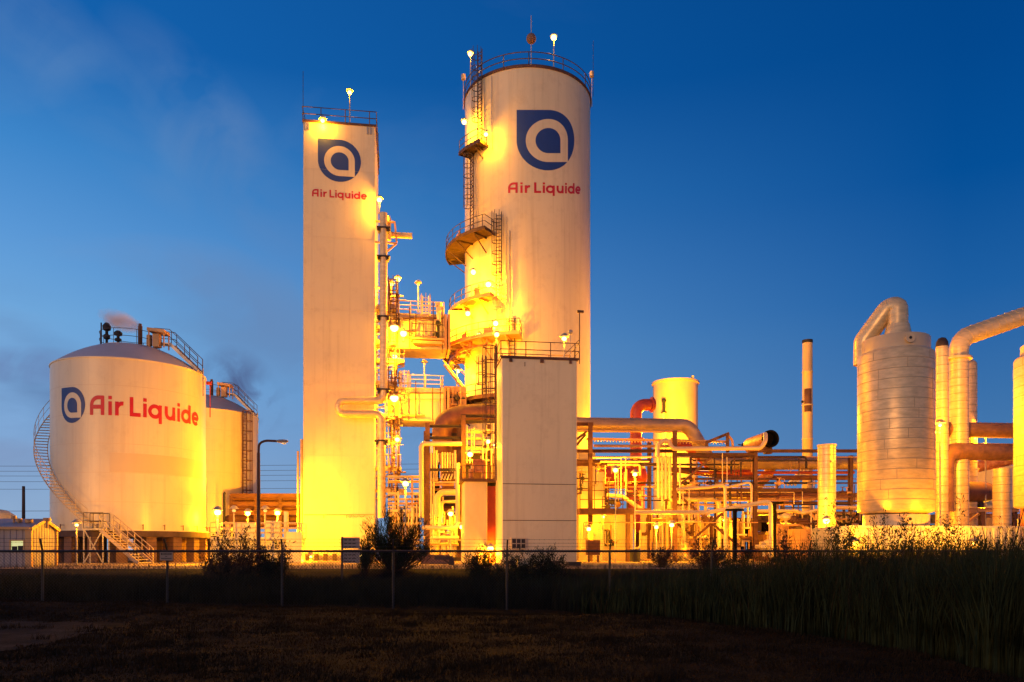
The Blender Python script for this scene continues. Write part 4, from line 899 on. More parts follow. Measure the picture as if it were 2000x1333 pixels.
for i in range(60):
    x = rnd.uniform(1262, 1470); D = rnd.uniform(57.5, 63); y0 = rnd.uniform(975, 1040); y1 = rnd.uniform(y0 + 20, 1098); mm = rnd.choice(('cream_paint', 'white_pipe', 'shed_trim', 'rust_steel', 'cream_paint'))
    fpipe(RP, 'riser', [pl(x, y0, D), pl(x, min(y1, 1096), D)] if i % 3 else [pl(x, y0, D), pl(x, min(y1, 1094), D), pl(x + rnd.choice((-14, 14, 22)), min(y1, 1094), D)], rnd.choice((.05, .07, .09, .14)), mm, n=8)
for i in range(14):
    x = rnd.uniform(1265, 1400); y = rnd.uniform(990, 1085); D = rnd.uniform(57.5, 62); fpipe(RP, 'cross_pipe', [pl(x, y, D), pl(x + rnd.uniform(30, 80), y, D)], rnd.choice((.05, .08, .12)), rnd.choice(('cream_paint', 'shed_trim', 'rust_steel')), n=8)
for x, D, r, h in ((1290, 64, .7, 3.2), (1336, 64, .9, 4.4), (1385, 64.5, .8, 3.4), (1432, 64, .6, 3.0), (1262, 64, .5, 3.8)):
    b = MB(); b.lathe(plz(x, D), [(.01, .1), (r, .1), (r, h), (r * .8, h + .25), (.01, h + .4)], 20); b.build('vessel', rnd.choice(('cream_paint', 'white_pipe')), RP, True)
for x, y, D in ((1340, 1075, 55), (1326, 1045, 58), (1378, 1015, 58), (1356, 1060, 56)):
    b = MB(); q = pl(x, y, D); b.sphere(q, .28, 10); b.tube([q - Zv * .5, q + Zv * .45], .12, 8); b.tube([q + Zv * .42, q + Zv * .47], .24, 10); b.build('valve', rnd.choice(('rust_steel', 'shed_trim')), RP, True)
# bay right behind the walkway (1127-1262)
RB = thing('compressor_bay', plz(1190, 62), 'lit compressor bay under the walkway, dark machine windows and pale casing panels', 'machine bay')
b = MB(); c = plz(1196, 63.5); b.box(c + Zv * 2.0, U_ * 1.75, V_ * .1, Zv * 2.0); b.build('casing_wall', 'cream_paint', RB)
b = MB(); c = plz(1143, 63); b.box(c + Zv * 4.4, U_ * .7, V_ * .6, Zv * 4.4); b.build('tall_casing', 'cream_paint', RB)
b = MB(); c = plz(1166, 63); b.box(c + Zv * 3.6, U_ * .45, V_ * .6, Zv * 3.6); b.build('tall_casing', 'white_paint', RB)
for x, y, w_, h_ in ((1180, 1045, .22, .38), (1194, 1045, .22, .38), (1180, 1061, .22, .24), (1194, 1061, .22, .24)):
    b = MB(); b.box(pl(x, y, 63), U_ * w_, V_ * .06, Zv * h_); b.build('machine_window', 'black', RB)
for i in range(22):
    x = rnd.uniform(1130, 1256); D = rnd.uniform(58.5, 62); up = i % 2; y0 = rnd.uniform(905, 950) if up else rnd.uniform(1008, 1040); y1 = y0 + rnd.uniform(20, 50)
    fpipe(RB, 'riser', [pl(x, y0, D), pl(x, min(y1, 995 if up else 1096), D), pl(x + rnd.choice((-10, 12)), min(y1, 995 if up else 1096), D)], rnd.choice((.05, .07, .1)), rnd.choice(('cream_paint', 'white_pipe', 'shed_trim', 'rust_steel')), n=8)
for x, y, r in ((1168, 915, .2), (1176, 910, .14), (1136, 922, .14), (1138, 935, .18), (1135, 955, .15), (1195, 980, .25), (1206, 985, .3), (1188, 990, .2), (1240, 965, .15), (1250, 968, .15)):
    b = MB(); q = pl(x, y, 57.5); b.sphere(q, r, 8); b.tube([q - U_ * .5, q + U_ * .5], .05, 6); b.tube([q + Zv * r * 1.6, q + Zv * (r * 1.6 + .05)], r * 1.1, 8); b.tube([q - Zv * .4, q + Zv * .4], .05, 6); b.build('valve', rnd.choice(('dark_steel', 'rust_steel', 'shed_trim')), RB, True)
rp_('pale lagged pipe rising left along the walkway railing', [pl(1185, 968, 57), pl(1215, 970, 57), pl(1245, 990, 57), pl(1262, 1002, 57)], .16, 'white_pipe', .4)
EC = thing('electrical_cabinet', plz(1158, 54), 'rusty electrical cabinet on two legs under the walkway', 'cabinet')
b = MB(); b.box((pl(1158, 1070, 54)), U_ * .46, V_ * .25, Zv * .52); b.build('cabinet_box', 'rust_steel', EC)
for x in (1150, 1168): b = MB(); p = pl(x, 1085, 54); b.beam(p, Vector((p.x, p.y, GZ)), .14); b.build('leg', 'rust_steel', EC)
b = MB(); p = plz(1240, 54.5); b.lathe(p, [(.01, 0), (.34, 0), (.36, .1), (.36, .85), (.38, .9), (.30, .9), (.01, .86)], 18); tag(b.build('steel_drum', 'black', None, True), 'black steel drum on the ground between two rack columns', 'drum')

# red ducts
rd = rp_('bright red duct elbowing out of the cream tank and dropping behind the wide pipe', [pl(1278, 791, 68), pl(1242, 791, 68), pl(1242, 935, 68)], .52, 'red_pipe', 1.0, 0, 20, 'red_duct', 'duct', ((pl(1273, 791, 68), U_), (pl(1242, 858, 68), Zv)))
rp_('wide red U-shaped duct hanging low behind the walkway', [pl(1242, 958, 68), pl(1242, 1020, 67), pl(1275, 1035, 66), pl(1298, 1035, 66)], .78, 'red_pipe', 1.4, 0, 20, 'red_duct', 'duct')
b = MB(); A = pl(1172, 932, 69); B = pl(1256, 932, 69); ax = (Zv, V_, U_); b.lathe(A, [(.01, -.3), (.6, -.22), (1.05, 0), (1.05, (B - A).length), (.6, (B - A).length + .2), (.01, (B - A).length + .3)], 24, axis=ax)
RV = thing('red_vessel', plz(1214, 69), 'large dull red horizontal vessel above the walkway, behind the valves', 'vessel'); b.build('vessel_body', 'red_pipe', RV, True)
for x in (1185, 1243): b = MB(); p = pl(x, 955, 69); b.beam(p, Vector((p.x, p.y, GZ)), .4); b.build('leg', 'rust_steel', RV)
rp_('dark red pipe arching down under the wide pipe elbow', [pl(1310, 865, 63), pl(1345, 872, 63), pl(1400, 921, 63), pl(1470, 921, 63)], .42, 'red_pipe', 1.2, 0, 18)
rp_('orange duct curving down from the wide pipe near the third column', [pl(1512, 900, 60.6), pl(1500, 928, 60.6), pl(1476, 950, 60.6), pl(1470, 985, 60.6)], .42, 'rusty_shell', .8, 0, 16)

# cream tank behind
c0 = pl(1319, HZ, 80); CT = Cyl(c0.x, c0.y, 2.33); t = thing('cream_tank', (c0.x, c0.y, GZ), 'upright cream tank with a rim, behind the rack at the red duct', 'tank'); zt_ = zat(750, c0.y)
b = MB(); b.lathe(CT.c, [(2.33, GZ), (2.33, zt_ - .12), (2.47, zt_ - .1), (2.47, zt_ + .12), (2.3, zt_ + .14), (.01, zt_ + .5)], 48); b.build('shell', 'amber_paint', t, True)
b = MB(); q = CT.p(38, zt_ + .1, -.05); b.tube([q, q + Zv * .35], .16, 8); b.build('lifting_lug', 'cream_paint', t, True)
b = MB(); a, d_ = CT.at_px(1298); q = CT.p(a, zat(793, d_), .15); b.tube([q - Zv * .7, q + Zv * .7], .16, 8); b.sphere(q + Zv * .5, .26, 8); b.tube([q - Zv * .75, q - Zv * .65], .3, 8); b.build('level_valve', 'black', t, True)
b = MB(); q2 = Vector((q.x, q.y, GZ + .5)); b.tube([q2, q - Zv * .7], .18, 8); b.build('drain_pipe', 'cream_paint', t, True)
# thin stack
c0 = pl(1577, HZ, 76); t = thing('vent_stack', (c0.x, c0.y, GZ), 'tall thin tan vent stack with a brown patch and dark tip', 'stack'); zt_ = zat(666, c0.y); zf = lambda y: zat(y, c0.y)
b = MB(); b.lathe(Vector((c0.x, c0.y, 0)), [(.52, GZ), (.52, zf(860)), (.56, zf(859)), (.56, zf(857)), (.52, zf(856)), (.52, zf(794)), (.56, zf(793)), (.56, zf(791)), (.52, zf(790)), (.51, zf(729)), (.55, zf(728)), (.55, zf(726)), (.51, zf(725)), (.5, zt_), (.42, zt_), (.42, zt_ - 1)], 24); b.build('shaft', 'rusty_shell' if False else 'amber_paint', t, True)
b = MB(); b.lathe(Vector((c0.x, c0.y, 0)), [(.505, zf(671)), (.53, zf(670)), (.53, zt_ + .06), (.41, zt_ + .06)], 24); b.build('tip', 'black', t, True)
b = MB(); b.lathe(Vector((c0.x, c0.y, 0)), [(.53, zf(806)), (.545, zf(805)), (.545, zf(762)), (.53, zf(761))], 12, -55, 25); b.build('repair_patch', 'rust_steel', t, True)
b = MB(); q = Vector((c0.x - .6, c0.y - .2, zf(786))); b.sphere(q, .14, 8); b.build('sensor', 'black', t, True)
# ribbed upright cylinder
def clad_vessel(name, label, px0, px1, D, yt, yb, m='cladding', seam=.55, dome=.3, topcap=None, parent=None, cat='vessel', off=(0, 0), zb=None):
    """upright insulated cylinder with sheet-metal seams"""
    dl, dr = math.atan((px0 - 1000) / F), math.atan((px1 - 1000) / F); thc = (dl + dr) / 2; dist = D / math.cos(thc); r = dist * math.sin((dr - dl) / 2)
    c = Vector((dist * math.sin(thc), D, 0)); z1 = zat(yt, D - r * .6); z0 = zat(yb, D - r * .6) if zb is None else zb
    t = thing(name, (c.x, c.y, GZ), label, cat)
    pr = [(.01, z0 - dome * .6), (r * .8, z0 - dome * .5), (r * .97, z0 - dome * .2), (r, z0)] if dome else [(r, z0)]
    pr += [(r, z1)] + ([(r * .97, z1 + dome * .3), (r * .82, z1 + dome * .8), (r * .5, z1 + dome * 1.15), (.01, z1 + dome * 1.3)] if dome else [(.01, z1 + .02)])
    b = MB(); b.lathe(c, pr, 56); body = b.build('shell', m, t, True)
    if seam:
        b = MB(); z = z0 + seam; k = 0
        while z < z1 - .1:
            a_ = rnd.uniform(0, 360); b.lathe(c, [(r + .002, z - .020), (r + .012, z - .018), (r + .012, z + .018), (r + .002, z + .020)], 48)
            for q_ in range(4 if r > 1.5 else 0):
                an = R_(a_ + q_ * 90); u = Vector((math.sin(an), -math.cos(an), 0)); b.beam(c + u * (r + .004) + Zv * z, c + u * (r + .004) + Zv * min(z + seam, z1), .022, .012, up=u)
            z += seam; k += 1
        b.build('band', 'seam', body, True)
    return t, c, r, z0, z1
t, c, r, z0, z1 = clad_vessel('ribbed_cylinder', 'short silver banded cylinder standing between rack and largest vessel', 1597, 1633, 52, 869, 985, seam=.42, dome=0, zb=GZ)
b = MB(); b.lathe(c, [(r + .005, z1 - .08), (r + .05, z1 - .08), (r + .05, z1 + .04), (r - .02, z1 + .04)], 32); b.build('cap_ring', 'white_pipe', t, True)
b = MB(); q = c + Zv * (z1 - 1.1) + Vector((.2, -1, 0)).normalized() * (r + .03); b.tube([q, q - V_ * .08], .09, 10); b.build('port', 'galvanised', t, True)

# rusty silencer with black mouth
SI = thing('silencer', pl(1480, 872, 58), 'rust-streaked horizontal silencer drum with a black open mouth, on top of the rack', 'silencer')
m0 = pl(1506, 857, 57); back = pl(1462, 872, 60.5); ax_ = (back - m0).normalized(); A_ = ax_.orthogonal().normalized(); B_ = ax_.cross(A_); Ln = (back - m0).length
b = MB(); b.lathe(m0, [(.54, .9), (.57, .02), (.62, 0), (.62, Ln - .3), (.5, Ln - .05), (.01, Ln)], 28, axis=(A_, B_, ax_)); b.build('drum', 'rusty_shell', SI, True)
b = MB(); b.lathe(m0, [(.01, .5), (.52, .5), (.535, -.03), (.67, -.03), (.67, .22), (.622, .22)], 28, axis=(A_, B_, ax_)); b.build('mouth', 'shade_black', SI, True)  # shade inside the open mouth put in as black
b = MB(); q = m0 + ax_ * .5; q = q - B_ * 0; b.beam(q - Zv * .5, q - Zv * 1.1, .5, .5); q = m0 + ax_ * (Ln - .6); b.beam(q - Zv * .5, q - Zv * 1.0, .4, .4); b.build('saddle', 'rust_steel', SI)
b = MB(); q = back + ax_ * .0; b.tube([q, q + (-U_) * .9 + Zv * .12], .05, 6); b.sphere(q - U_ * .45 + Zv * .1, .17, 8); b.build('inlet_valve', 'black', SI, True)
# gantry frame beside it
GA = thing('lifting_frame', pl(1400, 880, 57), 'small rusty bent lifting frame on top of the rack left of the silencer', 'frame')
bars(GA, 'beam', [(pl(1380, 872, 56.5), pl(1380, 864, 56.5)), (pl(1379, 865, 56.5), pl(1423, 847, 57)), (pl(1421, 847, 57), pl(1421, 884, 57))], .2, 'rust_steel')
fpipe(GA, 'curved_arm', [pl(1423, 852, 57.4), pl(1430, 860, 57.4), pl(1432, 878, 57.4)], .1, 'shed_trim', .4)

# equipment in the low right middle
EQ = thing('yard_equipment', plz(1540, 52), 'jumble of pumps, cabinets and pipes on the ground between rack and silver cylinder', 'equipment')
for x0, x1, y0, D, m in ((1545, 1602, 1034, 54, 'shed_trim'), (1600, 1640, 1050, 54, 'rust_steel'), (1484, 1505, 1045, 58, 'rust_steel'), (1512, 1535, 1028, 56, 'shed_trim'), (1560, 1610, 1030, 60, 'dark_steel')):
    A = pl(x0, y0, D); B = pl(x1, y0, D); b = MB(); w_ = (B - A).dot(U_) / 2; b.box(Vector(((A.x + B.x) / 2, (A.y + B.y) / 2, (A.z + GZ) / 2)), U_ * w_, V_ * .5, Zv * ((A.z - GZ) / 2)); b.build('cabinet', m, EQ)
for i in range(56):
    x = rnd.uniform(1478, 1672); D = rnd.uniform(53, 60); y0 = rnd.uniform(990, 1060); mm = rnd.choice(('white_pipe', 'shed_trim', 'rust_steel', 'cream_paint', 'dark_steel'))
    if i % 2: fpipe(EQ, 'riser', [pl(x, y0, D), pl(x, min(y0 + rnd.uniform(25, 70), 1096), D)], rnd.choice((.05, .08, .11)), mm, n=8)
    else: fpipe(EQ, 'cross_pipe', [pl(x, y0, D), pl(min(x + rnd.uniform(25, 80), 1676), y0, D)] + ([pl(min(x + 80, 1676), y0 + 30, D)] if i % 4 == 0 and x < 1590 else []), rnd.choice((.05, .08, .13)), mm, n=8)
for x, y, D in ((1500, 1062, 53), (1492, 1068, 53), (1535, 1010, 55), (1570, 1020, 55), (1650, 1015, 55), (1548, 1015, 55), (1520, 1012, 57)):
    b = MB(); q = pl(x, y, D); b.sphere(q, .38, 10, .8); b.tube([q - U_ * .6, q + U_ * .6], .14, 8); b.tube([q, q - Zv * .7], .1, 6); b.build('pump', rnd.choice(('rust_steel', 'galvanised', 'cream_paint')), EQ, True)
rp_('bright pipe running right behind the ribbed cylinder at chest height', [pl(1480, 998, 55), pl(1560, 998, 55), pl(1566, 1003, 54), pl(1600, 996, 54)], .12, 'cream_paint')
rp_('long pale beam-like duct passing behind the silver cylinder to the largest vessel', [pl(1565, 1003, 55.5), pl(1622, 994, 54), pl(1622, 992, 54), pl(1690, 992, 54)], .15, 'white_pipe')
for k, y in enumerate((975, 983, 966)): rp_('%s of three stacked rust pipes behind the ribbed cylinder' % ('middle', 'lowest', 'topmost')[k], [pl(1480, y, 60), pl(1690, y, 60)], .13, ('shed_trim', 'rust_steel', 'brown_pipe')[k])
for k, (x, D, y0, lb) in enumerate(((1435, 50.5, 998, 'left'), (1512, 49.3, 984, 'right'))):
    t = thing('pipe_support', plz(x, D), '%s dark T-shaped post carrying the long rising pale pipe' % lb, 'post', 'dark pipe posts'); p = pl(x, y0, D); b = MB(); b.beam(p, Vector((p.x, p.y, GZ - .3)), .22); b.build('post', 'shade_black', t); b = MB(); b.beam(p - U_ * .6 + Zv * .05, p + U_ * .6 + Zv * .05, .3, .14); b.build('head_plate', 'shade_black', t)
# striped conveyor-like ducts seen through the gap
for k in range(3): rp_('%s of three slanting yellow conveyor pipes seen through the gap' % ('leftmost', 'middle', 'rightmost')[k], [pl(1538 + 7 * k, 948, 75), pl(1570 + 7 * k, 912, 75)], .14, 'cream_paint', n=8)

# dark machinery banks that close the view behind the pipes
def bank(label, x0, x1, y0, D, seed, m='rust_steel'):
    rs = random.Random(seed); A = pl(x0, y0, D); B = pl(x1, y0, D); wd = (B - A).dot(U_); t = thing('machinery_bank', plz((x0 + x1) / 2, D), label, 'machinery', 'dark machinery banks'); z = GZ; A0 = Vector((A.x, A.y, 0)); k = 0
    while z < A.z - .3:
        h = min(rs.uniform(.7, 1.4), A.z - z); x = 0
        while x < wd - .2:
            w_ = min(rs.uniform(.6, 1.6), wd - x); b = MB(); b.box(A0 + U_ * (x + w_ / 2) + V_ * rs.uniform(.3, .8) + Zv * (z + h / 2), U_ * (w_ / 2 - rs.uniform(.03, .12)), V_ * .3, Zv * (h / 2 - rs.uniform(.02, .1))); b.build('machine_unit', rs.choice(('rust_steel', 'dark_steel', 'brown_pipe', 'dark_concrete', 'shade_black')), t); x += w_
            if rs.random() < .6: fpipe(t, 'bank_pipe', [A0 + U_ * x - V_ * .1 + Zv * (z + .1), A0 + U_ * x - V_ * .1 + Zv * min(z + h * 1.6, A.z)], .06, rs.choice(('shed_trim', 'cream_paint', 'rust_steel')), n=7)
        b = MB(); b.ibeam(A0 + Zv * (z + h - .02), A0 + U_ * wd + Zv * (z + h - .02), .14, .16); b.build('bank_beam', 'rust_steel', t); z += h
    return t
bank('dark machinery seen through the steel frame left of the block', 838, 905, 885, 63, 1)
bank('dark machinery above and behind the small kiosk', 905, 966, 880, 58.5, 2)
bank('dark machinery behind the low pale pipe bridge', 757, 822, 1000, 68, 3)
bank('dark machinery closing the braced bay of the large rack', 1262, 1476, 1012, 68, 4)
bank('dark machinery behind the jumble of pumps at right centre', 1476, 1690, 1000, 66, 5)
bank('dark machinery behind the drum stand at far right', 1826, 2010, 1004, 58, 6)

# ============================================================ RIGHT GROUP
def mid(px0, px1, D):
    thc = (math.atan((px0 - 1000) / F) + math.atan((px1 - 1000) / F)) / 2; return Vector((D * math.tan(thc), D, 0))
t, c, r, z0, z1 = clad_vessel('adsorber_vessel', 'largest silver banded vessel at right, ringed collar and bent pipe on top', 1674, 1828, 45, 688, 996, seam=.56, dome=.42)
V1 = t; V1c = c
b = MB(); b.lathe(c, [(r * .88, z1 + .05), (r * .88, z1 + .95), (r * .86, z1 + 1.0), (.01, z1 + 1.02)], 48); co = b.build('collar', 'white_pipe', t, True)
b = MB(); b.lathe(c, [(r * .88 + .01, z1 + .2), (r * .89 + .02, z1 + .2), (r * .89 + .02, z1 + .24)], 48); b.build('collar_band', 'galvanised', co, True)
def flange(c, r, z, deg, rr, parent):
    a = R_(deg); o = Vector((math.sin(a), -math.cos(a), 0)); q = c + o * (r + .02) + Zv * z; b = MB(); b.tube([q - o * .1, q + o * .14], rr, 16); f_ = b.build('manway', 'white_pipe', parent, True)
    b = MB(); b.tube([q + o * .12, q + o * .16], rr * .32, 10); b.build('manway_bore', 'black', f_, True)
flange(c, r * .88, z1 + .62, -4, .26, t)
b = MB(); b.lathe(c, [(r * .86, GZ), (r * .86, z0 - .25)], 48); b.build('skirt', 'white_pipe', t, True)
flange(c, r * .86, zat(1014, 43), -4, .28, t)
top = c + Zv * (z1 + 1.0); q1_ = top + Vector((.35, -.2, 2.4)); 
pts = [top + Vector((.02, -.2, 0)), top + Vector((.02, -.2, 1.95)), top + Vector((-.40, .15, 1.85)), top + Vector((-1.42, .95, .2)), top + Vector((-1.42, 1.0, -1.2))]
b = pipe_mesh(pts, .55, .5, .45, 22); b.lathe(top + Vector((.02, -.2, 0)), [(.80, 0), (.7, .4), (.62, .8)], 24); b.build('top_pipe', 'cladding', t, True)
t, c, r, z0, z1 = clad_vessel('adsorber_vessel', 'silver banded vessel cut by the right edge of the photo', 1979, 2150, 44, 690, 985, seam=.56, dome=.4)
b = MB(); b.lathe(c, [(r * .84, z1 + .05), (r * .84, z1 + .8), (.01, z1 + .85)], 40); b.build('collar', 'white_pipe', t, True)
b = MB(); b.lathe(c, [(r * .84, GZ), (r * .84, z0 - .2)], 40); b.build('skirt', 'rusty_shell', t, True); V2c = c
t, c, r, z0, z1 = clad_vessel('slim_column', 'slim silver column with a dark rounded cap just right of the largest vessel', 1827, 1853, 50, 675, 960, seam=.55, dome=0, zb=GZ)
b = MB(); b.lathe(c, [(r + .004, z1 - .05), (r + .004, z1), (r * .92, z1 + .28), (r * .6, z1 + .5), (.01, z1 + .58)], 24); b.build('cap', 'dark_steel', t, True)
t, c, r, z0, z1 = clad_vessel('duct_column', 'silver column that bends at its top into the big duct rising off to the right', 1853, 1893, 51, 700, 960, seam=.5, dome=0, zb=GZ)
el_ = [c + Zv * (z1 - .1), c + Zv * (z1 + 1.7), pl(2060, 596, 47.0)]
DS = pl(2060, 596, 46.0)
b = pipe_mesh([c + Zv * (z1 - .3), c + Zv * (z1 + 1.35), Vector((DS.x, 51.5, zat(600, 51.5))), Vector((DS.x + 8, 52.5, zat(600, 51.5) + 2.6))], r * 1.0, 1.1, .5, 24, ((c + Zv * (z1 + .05), Zv),)); b.build('rising_duct', 'cladding', t, True)
t, c, r, z0, z1 = clad_vessel('rear_column', 'yellow-lit column half hidden behind the bending duct column', 1876, 1909, 55, 712, 1000, seam=.5, dome=.3, zb=GZ)
b = MB(); b.tube([c + Zv * z1, c + Zv * (z1 + .75)], .12, 8); b.build('top_nozzle', 'cladding', t, True)
t, c, r, z0, z1 = clad_vessel('low_column', 'short bright yellow-lit column between the drum and the cut-off vessel', 1938, 1976, 50, 915, 1000, seam=.5, dome=0, zb=GZ)
rp_('upper horizontal duct joining the two silver vessels, half rusty, half bright', [pl(1815, 839, 47.2), pl(2010, 842, 47.2)], .50, 'rusty_clad', None, .4, 22, 'cross_duct', 'duct')
rp_('lower horizontal duct that elbows down beside the largest vessel', [pl(1844, 1000, 46.4), pl(1844, 882, 46.4), pl(2010, 884, 47)], .56, 'rusty_clad', 1.0, .4, 22, 'cross_duct', 'duct')
rp_('slanting stub duct behind the lower elbow', [pl(1895, 915, 55), pl(1985, 896, 55)], .42, 'rusty_shell', None, .4, 18, 'cross_duct', 'duct')
DRM = thing('horizontal_drum', plz(1890, 50), 'dark tapered horizontal drum on a small steel stand between vessels', 'drum'); A = pl(1858, 960, 49); B = pl(1940, 962, 51); ax_ = (B - A).normalized(); A_ = ax_.orthogonal().normalized(); B_ = ax_.cross(A_); Ln = (B - A).length
b = MB(); b.lathe(A, [(.01, 0), (.3, .05), (.66, .35), (.70, .6), (.70, Ln - 1.1), (.64, Ln - .8), (.3, Ln - .1), (.01, Ln)], 26, axis=(A_, B_, ax_)); b.build('drum_body', 'rust_steel', DRM, True)
for k in (.3, .68): p = A.lerp(B, k); b = MB(); b.beam(p - Zv * .4, p - Zv * 1.1, .3); b.build('saddle', 'dark_steel', DRM)
ST = thing('drum_stand', plz(1900, 50), 'low rust-coloured beam stand under the dark drum, behind the container', 'stand')
bars(ST, 'column', [col(1868, 985, 48.5), col(1917, 1000, 48.5), col(1845, 1000, 49), col(1980, 1000, 49)], .3, 'rust_steel', I=True)
bars(ST, 'beam', [hseg(1830, 1990, 997, 49), hseg(1830, 1990, 1008, 50), hseg(1830, 1925, 988, 50.5)], .3, 'shed_trim', I=True)
bars(ST, 'brace', [(pl(1880, 1028, 48.6), pl(1912, 1004, 48.6)), (pl(1893, 948, 53), pl(1911, 915, 53))], .14, 'shed_trim')
for i, (x, r, y) in enumerate(((1935, .5, 1010), (1962, .5, 1010), (1900, .4, 1015))): b = MB(); b.lathe(plz(x, 52), [(r, 0), (r, pl(x, y, 52).z - GZ), (.01, pl(x, y, 52).z - GZ + .1)], 18); b.build('small_tank', 'cream_paint', ST, True)
b = MB(); c_ = pl(1931, 945, 62); b.box(c_ - Zv * .4, U_ * 2.4, V_ * .1, Zv * 2.0); rb = tag(b.build('rear_wall', 'cream_paint', None), 'yellow-lit blank panel wall behind the drum', 'wall')
# container in front
def container(label, px0, px1, yt, D, m, dep=2.4):
    A = pl(px0, yt, D); B = pl(px1, yt, D); h = A.z - .35; t = thing('shipping_container', Vector(((A.x + B.x) / 2, (A.y + B.y) / 2, .35)), label, 'container', 'shipping containers'); ln_ = (B - A).dot(U_); z0 = .35; A0 = Vector((A.x, A.y, 0))
    b = MB(); n = int(ln_ / .48); v = []; 
    prof = []
    for i in range(n):
        x = i * ln_ / n; s = ln_ / n; prof += [(x, 0), (x + s * .35, 0), (x + s * .5, .09), (x + s * .85, .09)]
    prof.append((ln_, 0)); k = len(prof)
    v = [A0 + U_ * x + V_ * (y + .03) + Zv * z for z in (z0 + .12, A.z - .1) for x, y in prof]
    b.add(v, [(i, i + 1, i + 1 + k, i + k) for i in range(k - 1)]); b.build('side_panel', m, t)
    b = MB()
    for z in (z0 + .08, A.z - .05): b.beam(A0 + Zv * z, A0 + U_ * ln_ + Zv * z, .1, .12)
    for x in (.06, ln_ - .06): b.box(A0 + U_ * x + V_ * .06 + Zv * (z0 + (A.z - z0) / 2), U_ * .08, V_ * .08, Zv * ((A.z - z0) / 2 + .02))
    b.build('corner_frame', m, t)
    b = MB(); b.box(A0 + U_ * ln_ / 2 + V_ * (dep / 2 + .1) + Zv * (A.z - .04), U_ * (ln_ / 2), V_ * dep / 2, Zv * .03); b.build('roof', m, t)
    b = MB(); b.box(A0 + V_ * (dep / 2 + .12) + U_ * .04 + Zv * ((z0 + A.z) / 2), U_ * .03, V_ * dep / 2, Zv * ((A.z - z0) / 2 - .02)); b.build('end_wall', m, t)
    return t
container('long pale corrugated shipping container below the silver vessels, lit yellow', 1658, 2080, 1027, 40, 'container')
container('small darker corrugated container end left of the long pale one', 1616, 1655, 1030, 42, 'shed_wall', 1.6)

# ============================================================ LOW LEFT: platforms, rack behind
LR = thing('rear_pipe_rack', plz(520, 72), 'dark brown low pipe rack behind the small lamps, between tank and square tower', 'pipe rack', 'steel pipe racks')
bars(LR, 'column', [col(x, 968, 72) for x in (452, 500, 548, 588)], .3, 'rust_steel', I=True)
bars(LR, 'beam', [hseg(450, 592, y, 72) for y in (969, 985, 1002)], .4, 'brown_pipe', I=True)
for k, (y, r, m) in enumerate(((974, .18, 'brown_pipe'), (979, .14, 'shed_trim'), (992, .2, 'brown_pipe'), (998, .14, 'rust_steel'), (1012, .35, 'rust_steel'), (1022, .3, 'brown_pipe'))): fpipe(LR, 'header', hseg(402 if k > 3 else 452, 592, y, 72, .6 + .3 * k), r, m)
fpipe(LR, 'hooked_vent', [pl(438, 1030, 70), pl(438, 964, 70), pl(440, 962, 70)], .1, 'black')
LP_ = thing('loading_platform', plz(490, 56), 'low bright railed loading platform right of the nearer tank', 'platform')
A, B = hseg(411, 590, 1052, 56); b = MB(); b.box((A + B) / 2 + V_ * 1.2, (B - A) / 2, V_ * 1.2, Zv * .08); b.box(Vector(((A.x + B.x) / 2, (A.y + B.y) / 2, (A.z + GZ) / 2)) + V_ * 1.4, (B - A) / 2 * .98, V_ * .9, Zv * ((A.z - GZ) / 2 - .02)); b.build('deck', 'container', LP_)
railing_mesh([A + Zv * .08, B + Zv * .08], 1.0, .035, 1.0, mids=2, toe=False).build('railing', 'white_pipe', LP_, True)
railing_mesh([A + Zv * .08 + V_ * 2.3, B + Zv * .08 + V_ * 2.3], 1.0, .035, .8, mids=2, toe=False).build('railing', 'white_pipe', LP_, True)
for x0, x1, y0 in ((424, 432, 1022), (438, 452, 1030), (458, 500, 1022), (520, 548, 1018), (556, 562, 1000)):
    p0_, p1_ = pl(x0, y0, 56.8), pl(x1, y0, 56.8); b = MB(); w_ = (p1_ - p0_).dot(U_) / 2; zz = (p0_.z + A.z) / 2; b.box(Vector(((p0_.x + p1_.x) / 2, (p0_.y + p1_.y) / 2, zz)), U_ * w_, V_ * .4, Zv * ((p0_.z - A.z) / 2)); b.build('pump_box', 'container', LP_)
p = pl(576, 1040, 56); b = MB(); b.box(Vector((p.x, p.y, (p.z + GZ) / 2)), U_ * .52, V_ * .5, Zv * ((p.z - GZ) / 2)); tag(b.build('white_tank_box', 'white_paint', None), 'plain white box against the left foot of the square tower', 'box')
bars(LP_, 'support', [col(x, 1056, 55.8) for x in (413, 452, 500, 545)], .14, 'cream_paint')
# low walls and boxes right of the square tower foot
for k, (x0, x1, y0, D, m, nm, lb) in enumerate(((822, 876, 1086, 47, 'concrete', 'low_barrier', 'low orange-lit concrete barrier behind the pine bush'), (1010, 1040, 1094, 42, 'cream_paint', 'pale_crate', 'pale low crate among weeds below the block'), (1070, 1092, 1098, 42, 'dark_concrete', 'dark_crate', 'dark low crate right of the weeds, left of its greenish twin'), (1108, 1132, 1100, 41, 'dark_steel', 'dark_crate', 'greenish dark low crate at the right corner of the block'))):
    A, B = hseg(x0, x1, y0, D); w_ = (B - A).dot(U_) / 2; b = MB(); zb_ = GZ; c_ = (A + B) / 2; b.box(Vector((c_.x, c_.y, (A.z + zb_) / 2)), U_ * w_, V_ * .35, Zv * max((A.z - zb_) / 2, .1)); b.box(Vector((c_.x, c_.y, A.z + .03)), U_ * (w_ + .04), V_ * .39, Zv * .03); tag(b.build(nm, m, None), lb, 'crate' if 'crate' in nm else 'barrier')
